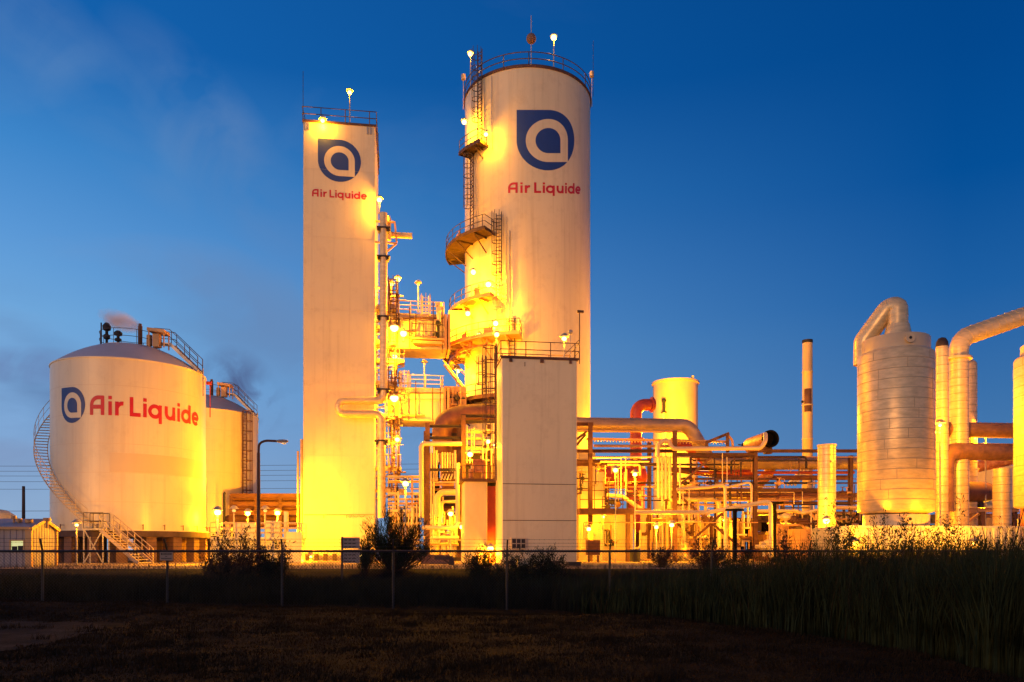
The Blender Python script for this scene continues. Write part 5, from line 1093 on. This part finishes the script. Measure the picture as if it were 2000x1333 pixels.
CN = thing('concrete_trestle', plz(878, 44), 'dark brown wooden trestle end right of the pine bush', 'trestle'); p = pl(882, 1090, 44); b = MB(); b.beam(p, Vector((p.x, p.y, GZ - .2)), .3); b.build('post', 'wood', CN); b = MB(); b.beam(pl(848, 1090, 44), pl(884, 1090, 44), .22, .2); b.build('rail', 'wood', CN); b = MB(); b.beam(pl(862, 1090, 44), Vector((p.x, p.y, GZ)), .12); b.build('brace', 'wood', CN)

# ============================================================ SHED, POLES, STREET LAMP
SH = thing('shed', (-25, 38, .45), 'brown corrugated metal shed with a lit window at the left edge', 'shed')
cor = Vector((-.618 * 38, 38, 0)); zb = .45; ze = zat(1031, 38); Lw, Gd = 9.0, 2.9; zr = ze + .42
def corr(A, Bd, ln_, z0, zf, name, nrm):
    n = int(ln_ / .28); v = []; f = []; k = 0
    for i in range(n):
        for fx, fy in ((0, 0), (.4, 0), (.5, .025), (.9, .025)):
            x = (i + fx) * ln_ / n; v.append(A + Bd * x + nrm * fy + Zv * z0); v.append(A + Bd * x + nrm * fy + Zv * zf(x))
    b = MB(); b.add(v, [(2 * i, 2 * i + 2, 2 * i + 3, 2 * i + 1) for i in range(len(v) // 2 - 1)]); return b.build(name, 'shed_wall', SH)
corr(cor - U_ * Lw, U_, Lw, zb, lambda x: ze, 'wall', -V_)
corr(cor, V_, Gd, zb, lambda x: ze + .42 * (1 - abs(x - Gd / 2) / (Gd / 2)), 'gable_wall', U_)
b = MB(); b.box(cor + Zv * ((zb + ze) / 2) - V_ * .03 + U_ * .0, U_ * .14, V_ * .10, Zv * ((ze - zb) / 2)); b.build('corner_post', 'shed_trim', SH); b = MB(); b.box(cor + V_ * Gd + U_ * .04 + Zv * ((zb + ze) / 2), U_ * .05, V_ * .08, Zv * ((ze - zb) / 2)); b.build('corner_trim', 'shed_trim', SH)
b = MB()
for s, (d0, d1) in enumerate(((-.15, Gd / 2), (Gd / 2, Gd + .15))):
    za_ = ze + .42 * (1 - abs(d0 - Gd / 2) / (Gd / 2)); zb2 = ze + .42 * (1 - abs(d1 - Gd / 2) / (Gd / 2)); a_ = cor + V_ * d0 + Zv * (za_ + .04); c_ = cor + V_ * d1 + Zv * (zb2 + .04)
    b.box((a_ + c_) / 2 - U_ * (Lw / 2 - .08), (c_ - a_) / 2, U_ * (Lw / 2 + .1), Zv * .03)
b.build('roof', 'shed_wall', SH)
b = MB(); b.beam(cor + V_ * -.17 + Zv * (ze - .03) - U_ * Lw, cor + V_ * -.17 + Zv * (ze - .03) + U_ * .12, .12, .13)
for d0, d1 in ((-.15, Gd / 2), (Gd / 2, Gd + .15)):
    b.beam(cor + U_ * .14 + V_ * d0 + Zv * (ze + .42 * (1 - abs(d0 - Gd / 2) / (Gd / 2)) - .02), cor + U_ * .14 + V_ * d1 + Zv * (ze + .42 * (1 - abs(d1 - Gd / 2) / (Gd / 2)) - .02), .06, .15)
b.build('roof_trim', 'shed_trim', SH)
wx0 = -Lw + ((pl(24, 1066, 38 * (1 + T8 * .618)) - (cor - U_ * Lw)).dot(U_)); wc = pl(35.5, 1066, 38 * (1 + .1405 * .618)); wc = Vector((wc.x, wc.y, wc.z))
b = MB(); b.box(wc - V_ * .05, U_ * .30, V_ * .03, Zv * .24); wf = b.build('window', 'lit_room', SH)
b = MB()
for s in (-1, 1): b.box(wc - V_ * .07 + U_ * .31 * s, U_ * .035, V_ * .06, Zv * .27); b.box(wc - V_ * .07 + Zv * .255 * s, U_ * .33, V_ * .06, Zv * .03)
b.build('frame', 'shed_trim', wf)
b = MB(); b.box(wc - V_ * .09 - Zv * .13 - U_ * .12, U_ * .12, V_ * .008, Zv * .09); b.box(wc - V_ * .09 - Zv * .12 + U_ * .16, U_ * .13, V_ * .008, Zv * .11); b.build('desk_clutter', 'black', wf)
for k, (x, y, r_) in enumerate(((27, 1012, .08), (37, 1017, .10), (57, 1019, .12), (92, 1016, .12))):
    p = pl(x, y + 10, 42); t_y = pl(x, y, 42); b = MB(); b.tube([Vector((p.x, p.y, ze)), t_y], r_ * .6, 8); b.tube([t_y - Zv * .06, t_y + Zv * .1], r_ * 1.5, 10)
    tag(b.build('roof_vent', 'shed_trim', None, True), ('slim orange roof vent pipe at the left edge, tallest of four', 'stubby orange roof vent next to the tallest one', 'round low orange vent beside the wooden pole', 'twisted rusty vent next to the tank wall')[k], 'vent', 'vents above the shed')
p = pl(-6, 1030, 56); b = MB(); b.lathe(Vector((p.x, p.y, GZ)), [(1.55, 0), (1.55, p.z - GZ - .3), (1.45, p.z - GZ + .1), (1.1, p.z - GZ + .75), (.6, p.z - GZ + 1.1), (.01, p.z - GZ + 1.2)], 28); tag(b.build('small_dome_tank', 'white_paint', None, True), 'small yellow-lit domed tank peeking over the shed at the left edge', 'tank')
UP = thing('utility_pole', plz(46, 92), 'distant bare wooden utility pole left of the nearer tank', 'pole'); p = pl(46, 950, 92); b = MB(); b.tube([Vector((p.x, p.y, GZ)), p], [.2, .15], 8); b.build('shaft', 'wood', UP, True)
for k, (y0, y1, D) in enumerate(((905, 888, 118), (915, 898, 118), (924, 908, 118), (936, 918, 120), (950, 934, 120), (990, 980, 95))):
    A = pl(-900, y0, D); B = pl(1750 if k < 5 else 700, y1 if k < 5 else y0, D); n = 26; b = MB(); pts = [A.lerp(B, i / n) - Zv * (4 * (1.0 if k < 5 else .5) * (i / n) * (1 - i / n)) for i in range(n + 1)]; b.tube(pts, .03, 4)
    tag(b.build('power_line', 'dark_steel', None), '%s of the thin power lines crossing the low sky' % ('topmost', 'second', 'third', 'fourth', 'fifth', 'lowest')[k], 'power line', 'power lines')
SL = thing('street_lamp', plz(505, 40, .6), 'unlit street lamp on a tall brown pole with an arm curving right', 'street lamp'); p = pl(505, 885, 40); e_ = pl(541, 862, 40)
b = MB(); b.tube([Vector((p.x, p.y, .5)), p], [.11, .075], 10); b.build('pole', 'rust_steel', SL, True)
b = MB(); b.tube(fillet([p - Zv * .05, pl(506, 866, 40), pl(519, 861, 40), e_], .6), [.06] * len(fillet([p - Zv * .05, pl(506, 866, 40), pl(519, 861, 40), e_], .6)), 8); b.build('arm', 'rust_steel', SL, True)
b = MB(); b.lathe(e_ - U_ * .05, [(.02, 0), (.06, 0), (.13, .14), (.15, .38), (.09, .56), (.01, .6)], 12, axis=(V_, Zv * .62, U_)); hd = b.build('lamp_head', 'galvanised', SL, True)
b = MB(); b.sphere(e_ + U_ * .33 - Zv * .09, .11, 10, .6); b.build('lens', 'glass_faint_glow', hd, True)

# notice board behind the fence
NB = thing('notice_board', plz(690, 30, .2), 'tall pale notice board with text rows on a dark post beside the pine bush', 'sign')
p0_ = pl(668, 1049, 30); b = MB(); b.beam(p0_, Vector((p0_.x, p0_.y, 0)), .07); b.build('post', 'wood', NB)
rows = ((1050, 1072), (1073.5, 1075.5), (1079, 1100))
for y0, y1 in rows:
    A = pl(670, y0, 30); B = pl(703, y1, 30); c_ = (A + B) / 2; b = MB(); b.box(c_, U_ * (B - A).dot(U_) / 2, V_ * .015, Zv * (A.z - B.z) / 2); bo = b.build('board', 'sign_face', NB)
    if y1 - y0 > 5:
        b = MB()
        for i in range(3):
            for j in range(3):
                wz_ = rnd.uniform(.05, .075); b.box(A + U_ * (.1 + j * .15) - Zv * (.1 + .125 * i) - V_ * .02, U_ * wz_ * .85, V_ * .003, Zv * .017)
        b.build('text_lines', 'dark_steel', bo)

# ============================================================ FENCE
FD = 23.4
FE = thing('chain_link_fence', Vector((0, FD, -.2)), 'long dark chain-link fence with three barbed wires across the whole view', 'fence')
post_px = [-150, 83, 327, 551, 768, 990, 1191, 1390, 1580, 1765, 1945, 2115]
zr_ = EYE + .0
xA, xB = pl(-260, 1077, FD), pl(2200, 1077, FD)
tr = MB(); tr.tube([Vector((xA.x, xA.y, EYE - .015)), Vector((xB.x, xB.y, EYE - .015))], .034, 8); tr.build('top_rail', 'fence_steel', FE, True)
arm = (-V_ * .14 + Zv * .33)
for k, px_ in enumerate(post_px):
    p = pl(px_, HZ, FD); b = MB(); b.tube([Vector((p.x, p.y, -1.2)), Vector((p.x, p.y, EYE + .02))], .036, 8); po = b.build('post', 'post_steel', FE, True)
    tilt = U_ * (-.05 if px_ == 327 else 0.0)
    b = MB(); q = Vector((p.x, p.y, EYE)); b.beam(q, q + arm + tilt, .045, .03); b.build('barb_arm', 'fence_steel', po)
b = MB(); Lf = (Vector((xB.x, xB.y, 0)) - Vector((xA.x, xA.y, 0))).length; hF = 2.1; st_ = .088; P0 = Vector((xA.x, xA.y, EYE - .02)) - V_ * .045
def prismline(b, p, q, r):
    o = len(b.v); 
    for e in (p, q):
        for d_ in (Vector((U_.x, U_.y, 0)) * r, V_ * r + Zv * r * .6, -Zv * r): b.v.append(tuple(e + d_))
    b.f += [(o, o + 1, o + 4, o + 3), (o + 1, o + 2, o + 5, o + 4), (o + 2, o, o + 3, o + 5)]
n = int(Lf / st_)
for i in range(n):
    x = i * st_
    prismline(b, P0 + U_ * x, P0 + U_ * (x + hF) - Zv * hF, .0042); prismline(b, P0 + U_ * x + V_ * .006, P0 + U_ * (x - hF) - Zv * hF + V_ * .006, .0042)
b.build('wire_mesh', 'fence_steel', FE)
b = MB()
for i in range(n): prismline(b, P0 + U_ * i * st_, P0 + U_ * (i * st_ + .02) + Zv * .07, .003)
b.build('mesh_tips', 'fence_steel', FE)
for k in (.36, .68, 1.0):
    b = MB(); q = arm * k; b.tube([Vector((xA.x, xA.y, EYE)) + q, Vector((xB.x, xB.y, EYE)) + q], .005, 4)
    for i in range(int(Lf / .15)): c_ = Vector((xA.x, xA.y, EYE)) + q + U_ * (i * .15); prismline(b, c_ - Zv * .02 + U_ * .008, c_ + Zv * .02 - U_ * .008, .003)
    b.build('barbed_wire', 'fence_steel', FE)
A = pl(314, 1079, FD); B = pl(339, 1095, FD); c_ = (A + B) / 2 - V_ * .08; hw, hh = (B - A).dot(U_) / 2, (A.z - B.z) / 2
WS = thing('warning_sign', c_ - Zv * hh, 'small pale warning sign with dark text bands wired to the fence', 'sign')
b = MB(); b.box(c_, U_ * hw, V_ * .006, Zv * hh); b.build('sign_panel', 'sign_face', WS)
b = MB(); b.box(c_ + Zv * hh * .58 - V_ * .008, U_ * hw * .84, V_ * .002, Zv * hh * .24); bb = b.build('header_band', 'dark_steel', WS)
b = MB()
for i in range(7): b.box(c_ + Zv * hh * .58 - V_ * .012 + U_ * hw * (-.6 + .2 * i), U_ * hw * .055, V_ * .001, Zv * hh * .12)
b.build('header_text', 'sign_face', bb)
b = MB()
for i in range(2): b.box(c_ + Zv * hh * (-.02) - V_ * .008 + U_ * hw * (-.08 + .16 * i), U_ * hw * .06, V_ * .002, Zv * hh * .1)
for i in range(10): b.box(c_ - Zv * hh * .52 - V_ * .008 + U_ * hw * (-.74 + .165 * i), U_ * hw * .06, V_ * .002, Zv * hh * .14)
b.build('text_lines', 'dark_steel', WS)

# ============================================================ VEGETATION
def blades(n, place, hfun, wid, m, name, label, cat, seed, kind='stuff', lean=.25, segs=3, droop=.25, per=1, yawf=None):
    rs = np.random.RandomState(seed); pts = place(rs, n); n = len(pts); x = pts[:, 0]; y = pts[:, 1]; z = np.array([hn(a, c) for a, c in zip(x, y)]) - .02
    h = hfun(rs, x, y); yaw = rs.uniform(0, 2 * np.pi, n); la = rs.uniform(.02, lean, n) * h; ld = rs.uniform(0, 2 * np.pi, n); wdir = rs.uniform(0, .5) 
    lx = np.cos(ld) * la + h * .07; ly = np.sin(ld) * la; w = wid * rs.uniform(.6, 1.4, n)
    V = []; k = segs
    for s in range(k + 1):
        t = s / k; tt = t ** 1.8; ww = w * (1 - t) ** .7 if s < k else w * 0
        cx = x + lx * tt; cy = y + ly * tt; cz = z + h * (t - droop * la / np.maximum(h, .01) * t ** 3)
        V.append(np.stack([cx - np.cos(yaw) * ww / 2, cy - np.sin(yaw) * ww / 2, cz], 1)); 
        if s < k: V.append(np.stack([cx + np.cos(yaw) * ww / 2, cy + np.sin(yaw) * ww / 2, cz], 1))
    A = np.stack(V, 1); vp = 2 * k + 1; verts = A.reshape(-1, 3); base = np.arange(n)[:, None] * vp
    q = np.concatenate([base + np.array([[2 * s, 2 * s + 1, 2 * s + 3, 2 * s + 2]]) for s in range(k - 1)], 0); tr_ = base + np.array([[2 * k - 2, 2 * k - 1, 2 * k]])
    me = bpy.data.meshes.new(name); nq, ntri = len(q), len(tr_); me.vertices.add(len(verts)); me.vertices.foreach_set('co', verts.astype(np.float32).ravel())
    loops = np.concatenate([q.ravel(), tr_.ravel()]).astype(np.int32); me.loops.add(len(loops)); me.loops.foreach_set('vertex_index', loops)
    starts = np.concatenate([np.arange(nq) * 4, nq * 4 + np.arange(ntri) * 3]).astype(np.int32); me.polygons.add(nq + ntri); me.polygons.foreach_set('loop_start', starts)
    me.update(calc_edges=True); me.materials.append(MATS[m]); o = bpy.data.objects.new(name, me); COL.objects.link(o); tag(o, label, cat, None, kind); return o
def box_place(x0f, x1f, y0, y1, cond=None):
    def f(rs, n):
        y = rs.uniform(y0, y1, n * 2); x = x0f(y) + (x1f(y) - x0f(y)) * rs.uniform(0, 1, n * 2); k = np.ones(len(x), bool) if cond is None else cond(x, y); return np.stack([x[k][:n], y[k][:n]], 1)
    return f
VX = lambda s: (lambda y: y * s)
fenceY = lambda x: FD + T8 * x
xedge = lambda y: 6.2 - np.maximum(0, y - 13) * .42
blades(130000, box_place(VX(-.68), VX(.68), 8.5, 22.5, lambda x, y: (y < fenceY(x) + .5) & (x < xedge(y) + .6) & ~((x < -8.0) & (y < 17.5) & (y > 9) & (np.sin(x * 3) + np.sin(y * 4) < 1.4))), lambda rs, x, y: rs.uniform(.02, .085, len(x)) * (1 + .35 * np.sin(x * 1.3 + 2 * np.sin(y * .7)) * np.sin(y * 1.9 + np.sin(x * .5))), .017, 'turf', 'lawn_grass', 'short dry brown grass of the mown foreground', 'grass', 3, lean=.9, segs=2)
blades(42000, box_place(VX(-.72), VX(.30), 21.0, 33, lambda x, y: (y > fenceY(x) + .35) & (y < fenceY(x) + 8)), lambda rs, x, y: np.clip(EYE - (43 + 5 * np.sin(x * .8) + 4 * np.sin(x * 2.3)) / F * y - np.array([ground_h(a, c) for a, c in zip(x, y)]), .08, .9) * rs.uniform(.45, 1.12, len(x)), .016, 'meadow', 'tall_grass', 'dark tall grass bank along the far side of the fence', 'grass', 5, lean=.5)
blades(6500, box_place(VX(-.72), VX(.45), 32, 40), lambda rs, x, y: rs.uniform(.06, .34, len(x)), .014, 'leaf_dry', 'dry_grass', 'sparse dry grass catching orange light at the foot of the plant', 'grass', 6, lean=.5)
def right_h(rs, x, y):
    px = 1000 + F * x / y; t = np.clip((px - 1330) / 260, 0, 1); lim = np.interp(px, [1000, 1200, 1340, 1480, 1600, 1750, 2100], [1122, 1124, 1112, 1092, 1076, 1072, 1070])
    g = np.array([ground_h(a, c) for a, c in zip(x, y)]); top = EYE + (HZ - lim) / F * np.clip(y, 14, 99); return np.clip(top - g, .4, 2.5) * rs.uniform(.62, 1.2, len(x)) * (.95 + .13 * np.sin(x * 1.7 + y) + .1 * np.sin(x * .6 - y * 1.3))
blades(40000, box_place(lambda y: np.maximum(xedge(y) + .1, y * -.02), VX(.74), 10.2, 33, lambda x, y: (x > xedge(y) + .15 + .3 * np.sin(y * 2.3))), right_h, .022, 'reed', 'reeds', 'tall dark reeds filling the marsh at lower right', 'reeds', 8, lean=.42, segs=5)
blades(5000, box_place(lambda y: np.maximum(xedge(y) + .3, y * .05), VX(.74), 11, 33, lambda x, y: x > xedge(y) + .5), right_h, .020, 'reed_dry', 'dry_reeds', 'paler dry stems mixed through the tall dark reeds', 'reeds', 9, lean=.42, segs=5)

cl_ = np.random.RandomState(4).uniform(0, 1, (260, 2)); cl_ = np.stack([(cl_[:, 0] - .5) * 22, 9.5 + cl_[:, 1] * 12], 1)
def clump(rs, n):
    c = cl_[rs.randint(0, len(cl_), n)]; p = c + rs.normal(0, .11, (n, 2)); k = (p[:, 0] < xedge(p[:, 1])) & (p[:, 1] < fenceY(p[:, 0]) - .2); return p[k]
blades(14000, clump, lambda rs, x, y: rs.uniform(.05, .20, len(x)), .013, 'turf', 'grass_tufts', 'scattered longer tufts standing out of the mown brown grass', 'grass', 15, lean=.9, segs=3)
blades(1500, box_place(lambda y: np.maximum(xedge(y) + .4, y * .10), VX(.74), 11, 30, lambda x, y: x > xedge(y) + .6), lambda rs, x, y: right_h(rs, x, y) * rs.uniform(1.0, 1.3, len(x)), .034, 'reed', 'arching_reeds', 'taller arching leaves rising out of the dark reeds', 'reeds', 14, lean=1.0, segs=6, droop=.5)
def shrub(name, label, base, w, h, nb, leaf, nl, lm, seed, up=.5, spread=1.0, twigs=True, cat='shrub', trunk_r=.05, tuft=.35, group=None, lw=.02):
    rs = random.Random(seed); t = thing(name, base, label, cat, group); base = Vector(base); tw = MB(); lv = MB()
    for i in range(nb):
        a = rs.uniform(0, 2 * math.pi); rr = math.sqrt(rs.uniform(0, 1)); hh = h * (1 - .45 * rr * rr) * (rs.uniform(.45, 1.0) if rs.random() < .8 else rs.uniform(.95, 1.22))
        tip = base + Vector((math.cos(a) * rr * w / 2, math.sin(a) * rr * w / 2, hh)); mid_ = base + (tip - base) * .5 + Vector((rs.uniform(-.1, .1) * w, rs.uniform(-.1, .1) * w, -.04 * h)) * 1.0
        k0 = base + Vector((rs.uniform(-.1, .1), rs.uniform(-.1, .1), 0)); pts = [k0, base + (mid_ - base) * .55 + Vector((0, 0, -.05 * h)), mid_, tip]
        tw.tube(pts, [trunk_r, trunk_r * .55, trunk_r * .35, trunk_r * .12], 5, False)
        d0 = (tip - mid_).normalized()
        for j in range(nl):
            s = rs.uniform(.35, 1.05); p = (mid_ if s < .5 else mid_.lerp(tip, min((s - .35) / .65, 1))) + Vector((rs.gauss(0, 1), rs.gauss(0, 1), rs.gauss(0, 1))) * tuft * .22
            if rs.random() < .25: p = k0.lerp(mid_, rs.uniform(.4, 1)) + Vector((rs.gauss(0, 1), rs.gauss(0, 1), rs.gauss(0, 1))) * tuft * .3
            dd = (d0 * up + Vector((rs.gauss(0, 1), rs.gauss(0, 1), rs.gauss(.3, 1))) * spread * .5).normalized(); ll = leaf * rs.uniform(.6, 1.3); sdv = dd.cross(Vector((rs.gauss(0, 1), rs.gauss(0, 1), rs.gauss(0, 1)))).normalized() * lw * rs.uniform(.7, 1.4)
            o = len(lv.v); lv.v += [tuple(p - sdv * .3), tuple(p + dd * ll * .5 - sdv), tuple(p + dd * ll), tuple(p + dd * ll * .5 + sdv)]; lv.f.append((o, o + 1, o + 2, o + 3))
    tw.build('branches', 'twig', t, True); lv.build('foliage', lm, t)
    return t
gp = lambda px, D: Vector((pl(px, HZ, D).x, pl(px, HZ, D).y, ground_h(pl(px, HZ, D).x, pl(px, HZ, D).y) - .03))
shrub('pine_bush', 'dense dark pine-like bush with upswept tufts, in front of the square tower corner', gp(768, 33), 3.2, 2.45, 66, .22, 135, 'leaf_dark', 11, up=1.3, spread=.8, tuft=.46, lw=.012, trunk_r=.05)
shrub('pine_bush_sprig', 'small offshoot bush left of the dense pine-like one', gp(715, 32.5), .9, 1.5, 16, .18, 110, 'leaf_dark', 12, up=1.3, spread=.8, tuft=.25, lw=.012, trunk_r=.03)
for k, (px_, D, w_, h_, nb, nl, lm, lb) in enumerate(((470, 30, 2.2, 2.1, 40, 70, 'leaf_dry', 'reddish twiggy scrub bush below the street lamp, tallest of its patch'), (430, 29, 1.6, 1.75, 26, 60, 'leaf_dry', 'twiggy brown scrub bush left of the street lamp, right of the tank piers'), (520, 30.5, 1.7, 1.55, 26, 60, 'leaf_dark', 'darker low scrub bush just right of the street lamp foot'), (545, 31, 1.0, 1.7, 12, 36, 'leaf_dry', 'thin bush at the left foot of the square tower'),
        (940, 31, 1.6, 1.15, 26, 60, 'leaf_dark', 'dark weedy bush below the small kiosk'), (1010, 31, 1.8, 1.45, 26, 55, 'leaf_dark', 'tall leafy weeds rising below the wall air unit'), (1068, 32, 1.8, 1.2, 26, 55, 'leaf_dark', 'low dark weeds below the middle of the block'), (1290, 36, 2.0, .95, 24, 50, 'leaf_dry', 'sunken orange-lit weeds between the first and second rack columns'), (1385, 33, 2.0, 1.35, 30, 60, 'leaf_dry', 'orange-lit leafy weeds beside the fence post under the braced bay'), (1440, 31, 1.8, 1.5, 24, 60, 'leaf_dark', 'dark narrow-leaved weeds around the left pipe post'), (1550, 29, 2.2, 2.0, 34, 70, 'leaf_dry', 'arching dry bush in front of the jumble of pumps'), (1640, 27, 2.6, 2.75, 44, 90, 'leaf_dark', 'dense bush in front of the small darker container'), (1730, 26, 2.4, 2.75, 40, 80, 'leaf_dark', 'tall bush in front of the largest vessel foot'), (1800, 25, 2.0, 2.45, 34, 80, 'leaf_dark', 'bush reaching the container between the two tallest bushes, right of the vessel'), (1865, 25, 2.4, 2.7, 40, 80, 'leaf_dark', 'tall fluffy bush at right in front of the long container'), (1965, 26, 1.6, 2.9, 16, 30, 'reed', 'spiky tall stems in front of the container at the right edge'))):
    shrub('scrub_bush', lb, gp(px_, D), w_, h_ * (1.30 if px_ > 1500 else 1.05), int(nb * (1.5 if px_ > 1500 else 1.2)), .15, int(nl * (1.4 if px_ > 1500 else 1.2)), lm, 20 + k, up=.6, spread=1.1, tuft=.34, lw=.016 if k != 10 else .02, trunk_r=.022, group='scrub bushes along the fence')

# ============================================================ LAMPS
def gnd(px, py, D): p = pl(px, py, D); return p
def twr(px, py, dr):                       # a point standing off the round tower's skin
    a, t = TC.at_px(px); q = TC.p(a, 0, dr); return Vector((q.x, q.y, zat(py, q.y)))
S = 1.0
OT = O + V_ * 3 + U_ * w * .62
q = pl(683, 181, 66.5); lamp(q, 'lit lamp on a tall post in the middle of the square tower roof', 250, zt + .1)
q = pl(630, 236, 64.05); lamp(q, 'lit lamp hung at the front left rim of the square tower roof', 260, arm=q + V_ * .3 + Zv * .6)
q = pl(741, 391, 63.6); lamp(q, 'starry lit lamp above the riser pipe on the square tower corner', 420, pl(741, 417, 63.6).z, radius=.24)
q = TC.p(-78, zat(106, 71), .1); lamp(Vector((pl(918, 106, 71).x, 71.2, zat(106, 71.2))), 'lit lamp on a short post at the upper left rim of the round tower', 350, ztp - .3, radius=.27)
q = Vector((81.5 / F * 69, 69, zat(74, 69))); lamp(q, 'lit lamp on a tall post over the right half of the round tower top', 300, ztp, radius=.30)
for px_, py_, pw, lb, rr in ((926, 239, 420, 'lit lamp at the ladder above the small high balcony, left one', .26), (962, 263, 200, 'lit lamp at the ladder above the small high balcony, right one', .22), (941, 532, 700, 'round lit lamp on the round tower above its first curved platform', .27), (966, 556, 1500, 'fierce lamp beside the caged ladder on the first curved platform', .30), (932, 613, 700, 'round lit lamp hung under the first curved platform', .27), (978, 632, 1000, 'upper of two close lamps at the ladder above the large curved platform', .28), (950, 655, 800, 'dazzling lamp on the large curved platform behind its railing', .24), (915, 725, 700, 'lit lamp on the round tower below the large curved platform', .2)):
    q = twr(px_, py_, 1.0); a, t_ = TC.at_px(px_); lamp(q, lb, pw, arm=TC.p(a, q.z + .3, .05), radius=rr)
q = pl(970, 654, 62); lamp(q, 'lower of two close lamps, on its own thin post before the round tower', 700, pl(970, 800, 62).z, radius=.24)
q = pl(1102, 662, 50.2); lamp(q, 'lit lamp on the roof of the pinkish block near its camera mast', 300, z2 + .05, radius=.2)
for px_, py_, D, y1, pw, lb, rr in ((777, 546, 66, 600, 700, 'starry lamp above the left end of the upper box duct', .24), (764, 556, 66.8, 600, 500, 'lamp with white cage tucked left of the starry one', .2), (770, 641, 64.3, 668, 1200, 'blinding floodlight in front of the upper box duct', .42), (788, 652, 65, 668, 800, 'second blinding floodlight right beside the first on the upper duct', .34), (771, 697, 65, 745, 600, 'starry lamp between the two box ducts beside the riser', .24), (770, 778, 64.3, 812, 1200, 'blinding floodlight in front of the lower box duct', .42), (776, 859, 64, 915, 600, 'starry lamp below the lower box duct', .24)):
    q = pl(px_, py_, D); lamp(q, lb, pw, pl(px_, y1, D).z, radius=rr)
q = Or + U_ * .45 + V_ * 3 + Zv * pl(738, 540, 64).z; lamp(q, 'glowing lamp half hidden between tower wall and riser', 500, arm=q - U_ * .4, radius=.22)
lamp(pl(817, 556, 66.5), 'unlit lamp on a thin post over the upper box duct', 0, pl(817, 610, 66.5).z, lit=False); lamp(pl(829, 711, 66.5), 'unlit lamp on a thin post over the lower box duct', 0, pl(829, 757, 66.5).z, lit=False)
lamp(pl(892, 720, 70), 'small lamp on a bracket left of the round tower under the large curved platform', 60, pl(892, 757, 70).z, radius=.1, lit=False)
for px_, py_, D, pw, lb, rr in ((792, 945, 47, 900, 'starry lamp on a brown post right above the pine bush', .22), (425, 1001, 47.5, 2400, 'lit lamp nearest the domed tank over the loading platform', .24), (484, 1003, 61, 2400, 'middle of the three lit lamps over the loading platform', .24), (542, 1002, 63, 4200, 'brightest and rightmost of the three lit lamps over the loading platform', .26), (1202, 919, 55, 550, 'left of the two glowing lamps in front of the dull red vessel', .22), (1240, 927, 55, 480, 'right of the two glowing lamps in front of the dull red vessel', .2), (1150, 1034, 55.5, 800, 'lamp glowing behind the cabinet at the right wall of the block', .2), (1282, 1030, 54, 480, 'left lamp of the row in the lower bays of the large rack', .18), (1312, 1026, 53.5, 560, 'right lamp of the row in the lower bays of the large rack', .2), (1614, 1018, 47, 1100, 'glaring floodlight at the foot of the short banded cylinder', .26), (1178, 1010, 61, 350, 'lamp strip above the machine windows', .14), (880, 1004, 58, 420, 'lamp glowing inside the steel frame', .24), (902, 1030, 54.5, 350, 'lamp at the left corner of the small kiosk', .2)):
    lamp(pl(px_, py_, D), lb, pw, GZ, radius=rr)
for px_, lb in ((457, 'unlit lamp head between the first and second lit lamps of the loading platform'), (518, 'unlit lamp head between the second and third lit lamps of the loading platform')): lamp(pl(px_, 998, 55), lb, 0, GZ, lit=False)
for px_, py_, D, pw, lb, rr in ((953, 863, 54, 420, 'round lamp over the kiosk roof railing', .2), (969, 872, 53.4, 520, 'dazzling lamp on the left side wall of the block', .26), (918, 888, 54, 360, 'lamp left of the machine on the kiosk roof', .24), (958, 1072, 51.4, 420, 'low glowing lamp at the foot of the rust door', .26)):
    q = pl(px_, py_, D); lamp(q, lb, pw, arm=q - Zv * .6, radius=rr)
lamp(pl(1836, 831, 42.6), 'lamp glaring off the right flank of the largest vessel', 2000, 2.8, radius=.12)
lamp(pl(1902, 1062, 37.5), 'added low floodlight hidden among the bushes in front of the long container', 1000, .4, radius=.07)  # added lamp, there to light the container and the vessel fronts
lamp(pl(1668, 1062, 39), 'added low floodlight hidden at the left corner of the long container', 600, .4, radius=.07)  # second added floodlight, brightens the container side
lamp(pl(1925, 1015, 55), 'added unseen lamp low behind the drum stand', 2500, GZ, radius=.12)  # added for golden light on the right-hand columns
lamp(pl(1925, 842, 49.6), 'added unseen lamp behind the upper cross duct', 1600, GZ, radius=.08)  # added out of sight to light the columns around the duct
lamp(pl(1414, 1017, 57), 'small white lamp deep in the braced bay', 300, GZ, radius=.1)
lamp(pl(1520, 1030, 57.5), 'lamp buried among the pumps', 700, GZ, radius=.14)
lamp(pl(1300, 831, 72), 'added unseen lamp behind the wide insulated pipe, lighting the cream tank', 8000, GZ, radius=.10)  # added to brighten cream tank and right side of the round tower
lamp(pl(1380, 960, 66), 'added unseen lamp behind the big rack beams', 2500, GZ, radius=.14)  # added out of sight for orange light on the round tower
lamp(pl(150, 1026, 50.9), 'tiny added lamp making the glow on the lower left wall of the nearer domed tank', 130, GZ, radius=.12)  # added for a glow on the tank wall, no fixture there
lamp(pl(607, 1088, 57), 'unseen low floodlight aimed at the left half of the square tower foot', 700, GZ, radius=.10, low=.3)  # unseen floodlight placed for the yellow light on the tower foot
lamp(pl(705, 1086, 56), 'unseen low floodlight placed between notice board and pine bush', 800, GZ, radius=.10, low=.3)  # its unseen partner, placed to light the right half of the foot
